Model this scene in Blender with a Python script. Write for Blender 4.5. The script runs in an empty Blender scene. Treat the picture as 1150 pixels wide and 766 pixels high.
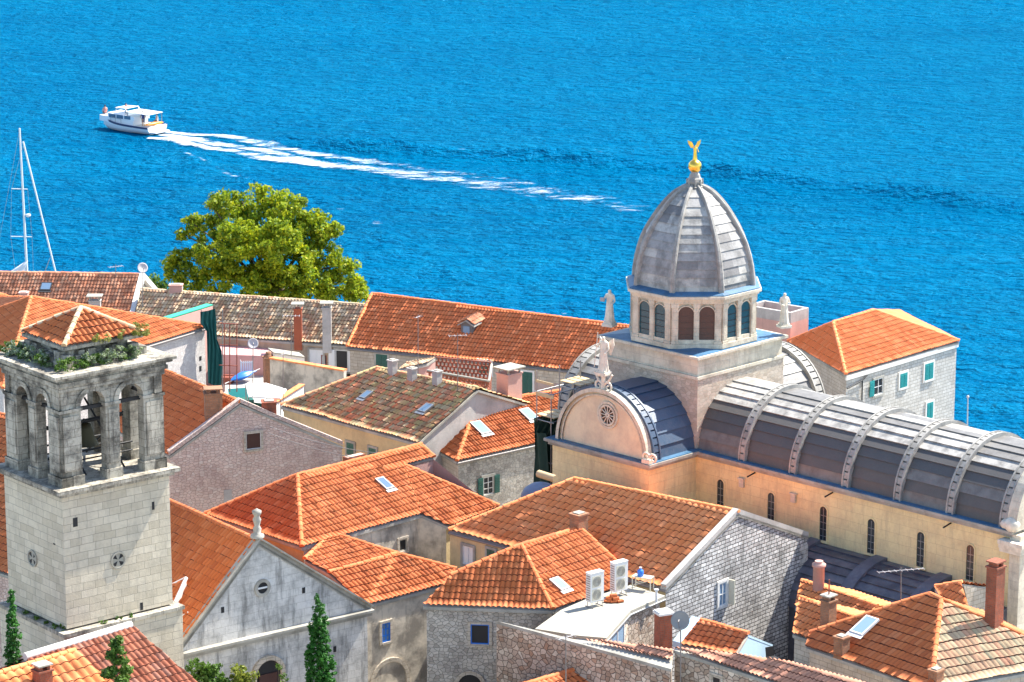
import bpy, bmesh, math, random
import numpy as np
from mathutils import Vector, noise as mnoise
random.seed(7); rng = np.random.default_rng(7)
R = math.radians
S = bpy.context.scene
C = S.collection
# ------------------------------------------------------------------ camera, sky, sun, exposure
PITCH = 13.6; CAMH = 56.0; FPX = 3400.0
cam = bpy.data.cameras.new('camera'); co = bpy.data.objects.new('camera', cam); C.objects.link(co)
co.location = (0, 0, CAMH); co.rotation_euler = (R(90 - PITCH), 0, 0)
cam.sensor_width = 36; cam.lens = 36 * FPX / 1150.0; cam.clip_start = 1; cam.clip_end = 20000
S.camera = co
SUN = Vector((.50, .31, .81)).normalized()
W = bpy.data.worlds.new('World'); S.world = W; W.use_nodes = True
nt = W.node_tree; nt.nodes.clear()
sky = nt.nodes.new('ShaderNodeTexSky'); sky.sky_type = 'NISHITA'; sky.sun_disc = False
sky.sun_elevation = math.asin(SUN.z); sky.sun_rotation = math.atan2(SUN.x, SUN.y)
sky.altitude = 50; sky.air_density = 1.0; sky.dust_density = .6; sky.ozone_density = 1.2
bg = nt.nodes.new('ShaderNodeBackground'); bg.inputs[1].default_value = .115
wo = nt.nodes.new('ShaderNodeOutputWorld')
nt.links.new(sky.outputs[0], bg.inputs[0]); nt.links.new(bg.outputs[0], wo.inputs[0])
sl = bpy.data.lights.new('sun', 'SUN'); sl.energy = 4.5; sl.angle = R(.5); sl.color = (1, .95, .86)
so = bpy.data.objects.new('sun', sl); C.objects.link(so); so.rotation_euler = SUN.to_track_quat('Z', 'Y').to_euler()
so.location = (40, 60, 120)
S.view_settings.view_transform = 'Standard'; S.view_settings.look = 'None'
S.view_settings.exposure = 1.53; S.view_settings.gamma = 1; S.view_settings.use_curve_mapping = False
S.cycles.max_bounces = 6; S.cycles.diffuse_bounces = 4; S.cycles.transparent_max_bounces = 12

# ------------------------------------------------------------------ measuring helpers: pixel of the photograph -> point in the place
cp, sp = math.cos(R(PITCH)), math.sin(R(PITCH))
CAM = Vector((0, 0, CAMH))
def ray(x, y):
    x -= 575; y = 383 - y
    return Vector((x, FPX * cp + y * sp, -FPX * sp + y * cp))
def U(x, y, z):
    d = ray(x, y); return CAM + d * ((z - CAMH) / d.z)
def UD(x, y, Y):                                   # at ground distance Y
    d = ray(x, y); return CAM + d * (Y / d.y)
def hit(x, y, pl):
    d = ray(x, y); o, n = pl
    return CAM + d * ((o - CAM).dot(n) / d.dot(n))
def zup(p, y): return UD(575, y, p.y).z            # height above p seen at row y
def slope(e1, e2, deg, away=1):
    d = (e2 - e1).normalized(); h = Vector((-d.y, d.x, 0)).normalized()
    if h.y * away < 0: h = -h
    v = h * math.cos(R(deg)) + Vector((0, 0, math.sin(R(deg))))
    n = d.cross(v).normalized()
    if n.z < 0: n = -n
    return (e1, n)
def plane3(a, b, c):
    n = (b - a).cross(c - a).normalized()
    return (a, n if n.z > 0 else -n)
def vplane(a, b):
    n = (b - a).cross(Vector((0, 0, 1))).normalized()
    return (a, n)
V = Vector
Z = V((0, 0, 1))

# ------------------------------------------------------------------ mesh builder
class MB:
    def __init__(s): s.v = []; s.f = []; s.m = []; s.uv = {}; s.smooth = []
    def add(s, vs, fs, m=0, uvs=None, smooth=False):
        b = len(s.v); s.v += [tuple(p) for p in vs]
        for i, f in enumerate(fs):
            if uvs is not None: s.uv[len(s.f)] = uvs[i]
            s.f.append([b + k for k in f]); s.m.append(m); s.smooth.append(smooth)
    def quad(s, a, b, c, d, m=0): s.add([a, b, c, d], [(0, 1, 2, 3)], m)
    def poly(s, ps, m=0): s.add(ps, [tuple(range(len(ps)))], m)
    def obox(s, o, X, Y, Zv, m=0):                 # corner + three edge vectors
        o = V(o); X = V(X); Y = V(Y); Zv = V(Zv)
        p = [o, o + X, o + X + Y, o + Y]; p += [q + Zv for q in p]
        f = [(0, 3, 2, 1), (4, 5, 6, 7), (0, 1, 5, 4), (1, 2, 6, 5), (2, 3, 7, 6), (3, 0, 4, 7)]
        if X.cross(Y).dot(Zv) < 0: f = [t[::-1] for t in f]
        s.add(p, f, m)
    def box(s, c, sx, sy, sz, yaw=0, m=0):         # centre of the bottom
        X = V((math.cos(yaw), math.sin(yaw), 0)); Y = V((-X.y, X.x, 0))
        s.obox(V(c) - X * sx / 2 - Y * sy / 2, X * sx, Y * sy, Z * sz, m)
    def prism(s, ps, off, m=0):                    # polygon extruded by a vector
        n = len(ps); ps = [V(p) for p in ps]; off = V(off)
        nr = V((0, 0, 0))
        for i in range(n): nr += ps[i].cross(ps[(i + 1) % n])
        if nr.dot(off) > 0: ps = ps[::-1]
        q = [p + off for p in ps]
        fs = [tuple(range(n)), tuple(range(2 * n - 1, n - 1, -1))]
        fs += [(i, n + i, n + (i + 1) % n, (i + 1) % n) for i in range(n)]
        s.add(ps + q, fs, m)
    def tube(s, p0, p1, r0, r1=None, n=8, m=0, smooth=True):
        r1 = r0 if r1 is None else r1; p0 = V(p0); p1 = V(p1); d = (p1 - p0)
        if d.length < 1e-6: return
        d.normalize(); a = d.orthogonal().normalized(); b = d.cross(a)
        vs = []
        for p, r in ((p0, r0), (p1, r1)):
            for i in range(n):
                t = 2 * math.pi * i / n; vs.append(p + a * r * math.cos(t) + b * r * math.sin(t))
        s.add(vs, [(i, (i + 1) % n, n + (i + 1) % n, n + i) for i in range(n)], m, smooth=smooth)
        s.add(vs[:n], [tuple(range(n))[::-1]], m); s.add(vs[n:], [tuple(range(n))], m)
    def path(s, ps, r, n=6, m=0):
        for i in range(len(ps) - 1): s.tube(ps[i], ps[i + 1], r, r, n, m)
    def rings(s, rs, m=0, smooth=True, cap=True, close=True):   # loft a list of rings
        n = len(rs[0]); vs = [p for r in rs for p in r]; fs = []
        for j in range(len(rs) - 1):
            for i in range(n if close else n - 1):
                k = (i + 1) % n
                fs.append((j * n + i, j * n + k, (j + 1) * n + k, (j + 1) * n + i))
        s.add(vs, fs, m, smooth=smooth)
        if cap:
            s.add(rs[0], [tuple(range(n))[::-1]], m); s.add(rs[-1], [tuple(range(n))], m)
    def lathe(s, c, prof, n=16, m=0, smooth=True, ph=0):
        c = V(c); rs = []
        for r, z in prof: rs.append([c + V((r * math.cos(ph + 2 * math.pi * i / n), r * math.sin(ph + 2 * math.pi * i / n), z)) for i in range(n)])
        s.rings(rs, m, smooth)
    def ball(s, c, r, m=0, n=12, sz=1.0):
        s.lathe(c, [(max(.001, r * math.sin(math.pi * k / 8)), -r * sz * math.cos(math.pi * k / 8)) for k in range(9)], n, m)
    def mesh(s, name, mats):
        me = bpy.data.meshes.new(name); me.from_pydata(s.v, [], s.f)
        for mt in mats: me.materials.append(mt)
        me.polygons.foreach_set('material_index', s.m)
        me.polygons.foreach_set('use_smooth', s.smooth)
        uvl = me.uv_layers.new(name='UVMap'); me.update()
        nl = len(me.loops); co_ = np.zeros(len(me.vertices) * 3); me.vertices.foreach_get('co', co_); co_ = co_.reshape(-1, 3)
        vi = np.zeros(nl, int); me.loops.foreach_get('vertex_index', vi)
        nf = len(me.polygons); nr = np.zeros(nf * 3); me.polygons.foreach_get('normal', nr); nr = nr.reshape(-1, 3)
        tot = np.zeros(nf, int); me.polygons.foreach_get('loop_total', tot)
        fi = np.repeat(np.arange(nf), tot); p = co_[vi]; n = nr[fi]
        t = np.stack([-n[:, 1], n[:, 0]], 1); l = np.hypot(t[:, 0], t[:, 1]); flat = (np.abs(n[:, 2]) > .8) | (l < 1e-4)
        t = t / np.maximum(l, 1e-6)[:, None]
        u = np.where(flat, p[:, 0], p[:, 0] * t[:, 0] + p[:, 1] * t[:, 1]); w = np.where(flat, p[:, 1], p[:, 2])
        uv = np.stack([u, w], 1)
        if s.uv:
            st = np.zeros(nf, int); me.polygons.foreach_get('loop_start', st)
            for k, val in s.uv.items():
                for j, q in enumerate(val): uv[st[k] + j] = q
        uvl.data.foreach_set('uv', uv.astype(np.float32).ravel())
        return me
def tag(o, label=None, cat=None, group=None, kind=None):
    if label: o['label'] = label
    if cat: o['category'] = cat; o['kind'] = 'thing'
    if group: o['group'] = group
    if kind: o['kind'] = kind
    return o
def thing(name, label, cat, loc, group=None, rotz=0):
    o = bpy.data.objects.new(name, None); C.objects.link(o); o.location = loc; o.rotation_euler = (0, 0, rotz)
    o.empty_display_size = .3
    return tag(o, label, cat, group)
def part(name, mb, mats, parent=None, label=None, local=False):
    if not isinstance(mats, (list, tuple)): mats = [mats]
    me = mb.mesh(name, mats) if isinstance(mb, MB) else mb
    o = bpy.data.objects.new(name, me); C.objects.link(o)
    if parent:
        o.parent = parent
        if not local:
            l = V((0, 0, 0)); q = parent
            while q: l += q.location; q = q.parent
            o.location = -l if True else l
            # own mesh is in world coordinates; shift the mesh instead so that the object sits with its thing
            me.transform(__import__('mathutils').Matrix.Translation(-l)); o.location = (0, 0, 0)
    if label: o['label'] = label
    return o
def solo(name, mb, mats, label, cat, group=None):
    o = part(name, mb, mats); return tag(o, label, cat, group)

# ------------------------------------------------------------------ materials
def mat(name):
    m = bpy.data.materials.new(name); m.use_nodes = True; n = m.node_tree
    return m, n, n.nodes['Principled BSDF']
def ramp(n, fac, stops, const=False):
    r = n.nodes.new('ShaderNodeValToRGB'); e = r.color_ramp.elements
    if const: r.color_ramp.interpolation = 'CONSTANT'
    while len(e) < len(stops): e.new(.5)
    for k, (p, c) in enumerate(stops):
        e[k].position = p; e[k].color = (*c, 1) if len(c) == 3 else c
    n.links.new(fac, r.inputs[0]); return r.outputs[0]
def noise(n, sc, det=4, rough=.55, vec=None, scale3=None):
    t = n.nodes.new('ShaderNodeTexNoise'); t.inputs['Scale'].default_value = sc
    t.inputs['Detail'].default_value = det; t.inputs['Roughness'].default_value = rough
    if vec is None: vec = n.nodes.new('ShaderNodeNewGeometry').outputs['Position']
    if scale3:
        mp = n.nodes.new('ShaderNodeMapping'); mp.inputs['Scale'].default_value = scale3
        n.links.new(vec, mp.inputs[0]); vec = mp.outputs[0]
    n.links.new(vec, t.inputs['Vector']); return t.outputs['Fac']
def mix(n, fac, a, b, mode='MIX'):
    m = n.nodes.new('ShaderNodeMix'); m.data_type = 'RGBA'; m.blend_type = mode
    for s, x in ((0, fac), (6, a), (7, b)):
        if hasattr(x, 'node'): n.links.new(x, m.inputs[s])
        elif s == 0: m.inputs[0].default_value = x
        else: m.inputs[s].default_value = (*x, 1)
    return m.outputs[2]
def math_(n, op, a, b=0.0, clamp=False):
    m = n.nodes.new('ShaderNodeMath'); m.operation = op; m.use_clamp = clamp
    for s, x in ((0, a), (1, b)):
        if hasattr(x, 'node'): n.links.new(x, m.inputs[s])
        else: m.inputs[s].default_value = x
    return m.outputs[0]
def sm(n, x, a, b, to0=0.0, to1=1.0):
    m = n.nodes.new('ShaderNodeMapRange'); m.inputs[1].default_value = a; m.inputs[2].default_value = b
    m.inputs[3].default_value = to0; m.inputs[4].default_value = to1
    n.links.new(x, m.inputs[0]); return m.outputs[0]
def bump(n, p, h, st, dist):
    b = n.nodes.new('ShaderNodeBump'); b.inputs['Strength'].default_value = st; b.inputs['Distance'].default_value = dist
    n.links.new(h, b.inputs['Height']); n.links.new(b.outputs[0], p.inputs['Normal']); return b
def UVn(n): return n.nodes.new('ShaderNodeUVMap').outputs[0]

def tile_mat(name, cols, lichen=.25, lcol=(.10, .085, .06), big=.25):
    m, n, p = mat(name)
    uv = UVn(n)
    fl = n.nodes.new('ShaderNodeVectorMath'); fl.operation = 'FLOOR'; n.links.new(uv, fl.inputs[0])
    wn = n.nodes.new('ShaderNodeTexWhiteNoise'); wn.noise_dimensions = '2D'; n.links.new(fl.outputs[0], wn.inputs[0])
    k = len(cols); c = ramp(n, wn.outputs['Value'], [(i / max(1, k - 1), q) for i, q in enumerate(cols)])
    a = noise(n, .35, 3); c = mix(n, sm(n, a, .35, .7, 0, big), c, cols[0], 'MIX')
    s = noise(n, 1.1, 5, .65); c = mix(n, sm(n, s, .52, .72, 0, lichen), c, lcol)
    g = noise(n, 14, 4, .7); c = mix(n, sm(n, g, .3, .8, 0, .22), c, (.75, .6, .45), 'MULTIPLY')
    g2 = noise(n, 5, 3, .7); c = mix(n, sm(n, g2, .6, .75, 0, lichen * 1.2), c, (.42, .36, .24))
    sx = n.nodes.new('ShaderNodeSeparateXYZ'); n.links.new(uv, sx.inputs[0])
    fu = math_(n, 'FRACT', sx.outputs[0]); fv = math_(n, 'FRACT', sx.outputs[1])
    ch = math_(n, 'ABSOLUTE', math_(n, 'SUBTRACT', fu, .5)); c = mix(n, sm(n, ch, .32, .48, 0, .3), c, (.22, .06, .025))  # shade of the channels between covers painted into the tile colour
    lip_shade = math_(n, 'LESS_THAN', fv, .05); c = mix(n, lip_shade, c, (.07, .02, .012))  # shadow under each tile lip painted as a dark colour on the step
    n.links.new(c, p.inputs['Base Color']); p.inputs['Roughness'].default_value = .85
    bump(n, p, g, .5, .02); return m
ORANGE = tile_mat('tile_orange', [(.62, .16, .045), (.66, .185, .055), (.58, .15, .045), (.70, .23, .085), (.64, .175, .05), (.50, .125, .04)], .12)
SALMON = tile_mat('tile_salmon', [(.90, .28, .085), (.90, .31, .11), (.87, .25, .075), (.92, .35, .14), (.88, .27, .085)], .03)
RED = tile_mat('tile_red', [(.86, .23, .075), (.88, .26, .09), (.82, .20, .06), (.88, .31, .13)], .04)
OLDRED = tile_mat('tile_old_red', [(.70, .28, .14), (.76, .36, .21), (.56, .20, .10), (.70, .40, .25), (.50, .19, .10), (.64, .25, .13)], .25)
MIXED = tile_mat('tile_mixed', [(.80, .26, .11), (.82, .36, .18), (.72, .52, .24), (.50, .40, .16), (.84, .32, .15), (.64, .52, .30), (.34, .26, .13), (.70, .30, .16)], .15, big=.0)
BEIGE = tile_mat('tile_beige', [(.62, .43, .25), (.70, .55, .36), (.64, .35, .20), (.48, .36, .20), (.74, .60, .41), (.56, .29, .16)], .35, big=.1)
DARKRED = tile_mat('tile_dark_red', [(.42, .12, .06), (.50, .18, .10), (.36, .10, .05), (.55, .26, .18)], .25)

def plaster(name, col, stain=(.18, .15, .12), amt=.5, sc=.6, streak=.5, rough=.9):
    m, n, p = mat(name)
    a = noise(n, sc, 6, .65); c = mix(n, sm(n, a, .42, .62, 0, amt), col, stain)
    st = noise(n, 1.0, 5, .7, scale3=(2.2, 2.2, .35)); c = mix(n, sm(n, st, .55, .75, 0, streak), c, stain)
    f = noise(n, 9, 5, .7); c = mix(n, sm(n, f, .3, .75, 0, .3), c, (.7, .66, .6), 'MULTIPLY')
    n.links.new(c, p.inputs['Base Color']); p.inputs['Roughness'].default_value = rough
    bump(n, p, f, .4, .03); return m
def ashlar(name, col, col2, bw=.75, bh=.33, stain=(.16, .15, .13), amt=.35, streak=.35, mortar=(.22, .2, .17), msize=.012, conc=.25):
    m, n, p = mat(name); uv = UVn(n)
    wob = n.nodes.new('ShaderNodeTexNoise'); wob.inputs['Scale'].default_value = 1.2; n.links.new(uv, wob.inputs['Vector'])
    va = n.nodes.new('ShaderNodeVectorMath'); va.operation = 'MULTIPLY_ADD'
    n.links.new(wob.outputs['Color'], va.inputs[0]); va.inputs[1].default_value = (.14, .07, 0); n.links.new(uv, va.inputs[2])
    b = n.nodes.new('ShaderNodeTexBrick'); n.links.new(va.outputs[0], b.inputs['Vector'])
    b.inputs['Scale'].default_value = 1; b.inputs['Brick Width'].default_value = bw; b.inputs['Row Height'].default_value = bh
    b.inputs['Mortar Size'].default_value = msize; b.inputs['Mortar Smooth'].default_value = .3; b.inputs['Bias'].default_value = -.2
    b.inputs['Color1'].default_value = (*col, 1); b.inputs['Color2'].default_value = (*col2, 1); b.inputs['Mortar'].default_value = (*mortar, 1)
    b.offset_frequency = 2; b.squash = .7; b.squash_frequency = 3
    a = noise(n, .8, 7, .75); c = mix(n, sm(n, a, .44, .62, 0, amt), b.outputs['Color'], stain)
    st = noise(n, .9, 6, .75, scale3=(2.5, 2.5, .4)); c = mix(n, sm(n, st, .5, .66, 0, streak), c, stain)
    f = noise(n, 7, 6, .75); c = mix(n, sm(n, f, .3, .8, 0, .4), c, (.72, .68, .6), 'MULTIPLY')
    n.links.new(c, p.inputs['Base Color']); p.inputs['Roughness'].default_value = .9
    h = math_(n, 'ADD', math_(n, 'MULTIPLY', b.outputs['Fac'], -1.0), f)
    bump(n, p, h, .5, .03); return m
def rubble(name, cols, sc=3.2, mortar=(.2, .17, .14), stain=(.10, .085, .075), amt=.4, flat=1.6, mw=.07):
    m, n, p = mat(name); uv = UVn(n)
    mp = n.nodes.new('ShaderNodeMapping'); mp.inputs['Scale'].default_value = (1, flat, 1); n.links.new(uv, mp.inputs[0])
    wob = n.nodes.new('ShaderNodeTexNoise'); wob.inputs['Scale'].default_value = 3; n.links.new(mp.outputs[0], wob.inputs['Vector'])
    va = n.nodes.new('ShaderNodeVectorMath'); va.operation = 'MULTIPLY_ADD'
    n.links.new(wob.outputs['Color'], va.inputs[0]); va.inputs[1].default_value = (.16, .16, 0); n.links.new(mp.outputs[0], va.inputs[2])
    def vor(feat):
        v = n.nodes.new('ShaderNodeTexVoronoi'); v.feature = feat; v.voronoi_dimensions = '2D'
        v.inputs['Scale'].default_value = sc; v.inputs['Randomness'].default_value = .85; n.links.new(va.outputs[0], v.inputs['Vector']); return v
    v1 = vor('F1'); v2 = vor('DISTANCE_TO_EDGE')
    se = n.nodes.new('ShaderNodeSeparateColor'); n.links.new(v1.outputs['Color'], se.inputs[0])
    k = len(cols); c = ramp(n, se.outputs[0], [(i / max(1, k - 1), q) for i, q in enumerate(cols)])
    f = noise(n, 8, 6, .75); c = mix(n, sm(n, f, .3, .8, 0, .45), c, (.68, .63, .56), 'MULTIPLY')
    e = sm(n, v2.outputs['Distance'], 0, mw); c = mix(n, e, mortar, c)
    a = noise(n, .55, 6, .72); c = mix(n, sm(n, a, .48, .68, 0, amt), c, stain)
    n.links.new(c, p.inputs['Base Color']); p.inputs['Roughness'].default_value = .92
    h = math_(n, 'ADD', math_(n, 'MULTIPLY', e, .8), math_(n, 'MULTIPLY', f, .35)); bump(n, p, h, .7, .05); return m
def plain(name, col, rough=.6, metal=0, var=.25, sc=3, spec=.5):
    m, n, p = mat(name)
    a = noise(n, sc, 5, .65); c = mix(n, sm(n, a, .35, .75, 0, var), col, tuple(x * .55 for x in col))
    n.links.new(c, p.inputs['Base Color']); p.inputs['Roughness'].default_value = rough; p.inputs['Metallic'].default_value = metal
    p.inputs['Specular IOR Level'].default_value = spec; return m
CATH = ashlar('cathedral_cream', (.88, .72, .38), (.84, .67, .35), 1.1, .5, (.48, .36, .22), .35, .35, (.62, .48, .27), .007)
CATHW = ashlar('cathedral_pale', (.70, .63, .50), (.62, .55, .43), 1.0, .42, (.26, .22, .17), .45, .45, (.46, .42, .36), .006)
CATHR = rubble('cathedral_crossing', [(.52, .42, .32), (.62, .52, .42), (.44, .36, .28), (.58, .50, .40)], 3.4, (.42, .34, .27), (.25, .2, .17), .35, 1.7, .05)
TOWERS = ashlar('tower_stone', (.68, .60, .46), (.52, .45, .33), .85, .36, (.30, .27, .22), .3, .28, (.34, .30, .24), .012)
TOWERD = ashlar('belfry_stone', (.46, .42, .34), (.54, .49, .40), .8, .38, (.06, .052, .042), .85, .8, (.2, .18, .15), .012)
CHURCH = ashlar('church_plaster', (.70, .68, .64), (.64, .62, .58), .9, .36, (.13, .13, .125), .5, .7, (.42, .4, .36), .008)
STONE = ashlar('pale_stone', (.52, .45, .36), (.60, .54, .45), .5, .22, (.22, .18, .14), .3, .3, (.3, .26, .2), .014)
STONEG = ashlar('grey_block_stone', (.62, .59, .54), (.50, .47, .42), .48, .22, (.25, .23, .2), .3, .3, (.3, .27, .23), .016)
GRUB = ashlar('grey_coursed_rubble', (.80, .77, .74), (.34, .32, .31), .42, .19, (.10, .095, .09), .55, .45, (.05, .045, .045), .022)
GRUB_ = rubble('grey_rubble', [(.60, .58, .55), (.42, .40, .38), (.74, .71, .67), (.30, .28, .27), (.50, .44, .40)], 3.9, (.13, .12, .12), (.12, .11, .11), .35, 2.0, .09)
BRUB = rubble('brown_rubble', [(.48, .37, .28), (.62, .50, .40), (.34, .24, .17), (.72, .62, .50), (.42, .26, .17)], 3.6, (.07, .05, .035), (.09, .07, .06), .5, 1.3, .09)
PRUB = rubble('pinkish_rubble', [(.66, .49, .42), (.72, .56, .48), (.58, .42, .36), (.76, .64, .56)], 4.2, (.40, .27, .22), (.32, .21, .18), .6, 1.6, .10)
WRUB = rubble('white_rubble', [(.66, .62, .58), (.56, .52, .50), (.70, .67, .63)], 4.2, (.48, .44, .42), (.34, .29, .30), .35, 1.7, .07)
DRUB = rubble('grey_brown_rubble', [(.52, .47, .40), (.62, .57, .50), (.38, .34, .29), (.60, .56, .50)], 4.4, (.16, .18, .15), (.12, .10, .09), .5, 1.4, .07)
YELP = plaster('yellow_plaster', (.62, .48, .26), (.30, .24, .15), .45)
DIRTP = plaster('stained_plaster', (.68, .60, .48), (.10, .09, .08), .7, .7, .8)
GREYP = plaster('grey_plaster', (.48, .45, .42), (.24, .22, .2), .5)
WHITEP = plaster('white_plaster', (.76, .74, .70), (.5, .47, .43), .3, streak=.2)
PINKP = plaster('pink_plaster', (.62, .36, .30), (.4, .26, .22), .4)
CONC = plaster('concrete', (.40, .375, .31), (.28, .26, .21), .5, streak=.2)
COPING = plaster('coping_stone', (.42, .40, .35), (.16, .15, .12), .6)
LEADL = plaster('lead_slabs', (.34, .33, .34), (.10, .095, .11), .55, 1.3, .35, .55)
LEADD = plaster('dark_lead', (.10, .10, .13), (.28, .27, .28), .35, 1.6, .25, .5)
LEADB = plaster('blue_lead', (.045, .10, .20), (.02, .03, .06), .6, 1.2, .5, .45)
DOMEL = None
BRICK = ashlar('red_brick', (.42, .10, .045), (.30, .07, .035), .25, .085, (.10, .05, .03), .5, .5, (.22, .14, .10), .010)
BRICKB = ashlar('brown_brick', (.46, .20, .10), (.34, .14, .07), .25, .085, (.12, .08, .05), .5, .5, (.24, .18, .13), .010)
WHITE = plain('white_paint', (.72, .72, .70), .5, var=.1)
CREAM = plain('cream_plastic', (.62, .58, .46), .5, var=.1)
TEAL = plain('teal_paint', (.02, .26, .25), .5)
GREEN = plain('dark_green_paint', (.015, .10, .075), .5)
GNET = plain('green_netting', (.01, .13, .09), .8, var=.5, sc=2)
DNET = plain('dark_green_netting', (.008, .035, .022), .85, var=.5, sc=2)
BLUE = plain('blue_plastic', (.02, .17, .62), .4, var=.1)
LBLUE = plain('pale_blue_paint', (.42, .58, .72), .7, var=.15)
DARK = plain('dark_interior', (.012, .012, .014), .6, var=.2)
DBROWN = plain('brown_window', (.075, .035, .03), .3, var=.3)
METAL = plain('grey_metal', (.32, .32, .32), .4, .6)
RUST = plain('rust_metal', (.28, .08, .05), .7, .2)
WOOD = plain('pale_wood', (.55, .40, .22), .7)
GOLD = plain('gold_leaf', (.95, .58, .10), .28, 1.0, var=.08)
STATUE = plaster('statue_stone', (.76, .70, .58), (.34, .30, .24), .4, 3.0, .4)
GLASS = plain('sky_glass', (.10, .16, .24), .12, 0, .2, spec=.8)
PALEG = plain('pale_glass', (.20, .30, .42), .2, 0, .15, spec=.5)
GUTTER = plain('gutter', (.22, .2, .19), .5, .3)
BARK = plaster('bark', (.16, .12, .08), (.05, .04, .03), .5, 3)

# ------------------------------------------------------------------ roofs
def newell(ps):
    n = V((0, 0, 0))
    for i in range(len(ps)): n += ps[i].cross(ps[(i + 1) % len(ps)])
    n.normalize(); return n if n.z > 0 else -n
def tiles(mb, ps, per=.24, course=.44, amp=.055, lip=.045, jit=.012, lift=.05, org=None, amp2=None):
    n = newell(ps); u = Z.cross(n); u = u.normalized() if u.length > 1e-4 else V((1, 0, 0)); v = n.cross(u)
    if v.z < 0: v = -v; u = -u
    o = org or ps[0]
    P2 = [((p - o).dot(u), (p - o).dot(v)) for p in ps]
    u0 = min(q[0] for q in P2); u1 = max(q[0] for q in P2); v0 = min(q[1] for q in P2); v1 = max(q[1] for q in P2)
    i0 = int(math.floor(u0 / per)); i1 = int(math.ceil(u1 / per)); j0 = int(math.floor(v0 / course)); j1 = int(math.ceil(v1 / course))
    K = 6; ncol = (i1 - i0) * K + 1
    us = (i0 * K + np.arange(ncol)) / K * per
    hs = amp * (np.abs(np.cos(np.pi * us / per)) * 1.5 - .75)
    rnd = np.random.default_rng(abs(int(o.x * 100 + o.y * 31)) + 1)
    sg1, sg2 = rnd.uniform(0, 6, 2); wob = np.interp(us, np.linspace(u0, u1, 12), rnd.normal(0, jit * 1.2, 12))
    bm = bmesh.new(); L = bm.loops.layers.uv.new('UVMap')
    rows = []
    for j in range(j0, j1):
        ty = rnd.normal(0, jit, i1 - i0 + 2); th = rnd.normal(0, jit * .5, i1 - i0 + 2)
        tid = np.clip(np.round(us / per).astype(int) - i0, 0, i1 - i0 + 1)
        rows.append((j * course + ty[tid] + wob, hs + lip + th[tid], j)); rows.append(((j + 1) * course + ty[tid] * 0 + wob, hs - .0, j))
    vv = []
    for (vy, h, j) in rows: vv.append([bm.verts.new((float(us[i]), float(vy[i]), float(h[i]))) for i in range(ncol)])
    for row in vv:
        for q in row: q.co.z += .022 * (1 + math.sin(q.co.x * .85 + sg1) * math.sin(q.co.y * 1.1 + sg2))
    tc = (us / per + .5); ox = int(abs(o.x) * 7)
    for r in range(len(rows) - 1):
        a, b = vv[r], vv[r + 1]; j = rows[r][2]; step = (r % 2 == 1)
        for i in range(ncol - 1):
            if step:
                jj = rows[r + 1][2]
                f = bm.faces.new((a[i], b[i], b[i + 1], a[i + 1])) if False else bm.faces.new((a[i], a[i + 1], b[i + 1], b[i]))
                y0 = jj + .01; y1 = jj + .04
            else:
                f = bm.faces.new((a[i], a[i + 1], b[i + 1], b[i])); y0 = j + .06; y1 = j + .98
            e = 1e-3
            x0 = tc[i] + e; x1 = tc[i + 1] - e
            for lp, q in zip(f.loops, ((x0, y0), (x1, y0), (x1, y1), (x0, y1))): lp[L].uv = (q[0] + 100 + ox, q[1] + 100)
            f.smooth = not step
    cx = sum(q[0] for q in P2) / len(P2); cy = sum(q[1] for q in P2) / len(P2)
    for i in range(len(P2)):
        a = V((*P2[i], 0)); b = V((*P2[(i + 1) % len(P2)], 0)); d = b - a
        if d.length < 1e-5: continue
        nn = V((d.y, -d.x, 0)).normalized()
        if nn.dot(V((cx, cy, 0)) - a) > 0: nn = -nn
        bmesh.ops.bisect_plane(bm, geom=bm.verts[:] + bm.edges[:] + bm.faces[:], plane_co=a, plane_no=nn, clear_outer=True)
    bm.verts.index_update()
    base = len(mb.v); lift_ = lift
    for p in bm.verts: q = o + u * p.co.x + v * p.co.y + n * (p.co.z + lift_); mb.v.append(tuple(q))
    flip = u.cross(v).dot(n) < 0
    for f in bm.faces:
        lp = list(f.loops)
        if flip: lp = lp[::-1]
        mb.uv[len(mb.f)] = [tuple(l[L].uv) for l in lp]
        mb.f.append([base + l.vert.index for l in lp]); mb.m.append(0); mb.smooth.append(f.smooth)
    bm.free()
def deck(mb, ps, t=.14, m=1, low=.04):
    mb.prism([p - Z * low for p in ps], -Z * t, m)
def caps(mb, a, b, r=.115, seg=.4, m=0, lift=.06):
    a = V(a) + Z * lift; b = V(b) + Z * lift; d = b - a; n = max(1, int(d.length / seg)); side = d.cross(Z).normalized(); upv = side.cross(d).normalized()
    if upv.z < 0: upv = -upv
    k = random.random() * 50
    lo = 1 if a.z <= b.z else -1
    for i in range(n):
        p0 = a + d * (i / n); p1 = a + d * ((i + 1.08) / n)
        r0, r1 = (r * 1.12, r * .9) if lo > 0 else (r * .9, r * 1.12)
        j = random.uniform(-.012, .012)
        vs = []
        for p, q in ((p0, r0), (p1, r1)):
            for s in range(8):
                t = math.pi * (s / 7 * 1.2 - .1); vs.append(p + side * q * math.cos(t) + upv * (q * math.sin(t) + j))
        fs = [(s, s + 1, 9 + s, 8 + s) for s in range(7)] + [tuple(range(8)), tuple(range(15, 7, -1))]
        uvc = (int(k) + i * 1.0 + .5, int(k) + .5)
        mb.add(vs, fs, m, uvs=[[uvc] * len(f) for f in fs], smooth=False)

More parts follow.
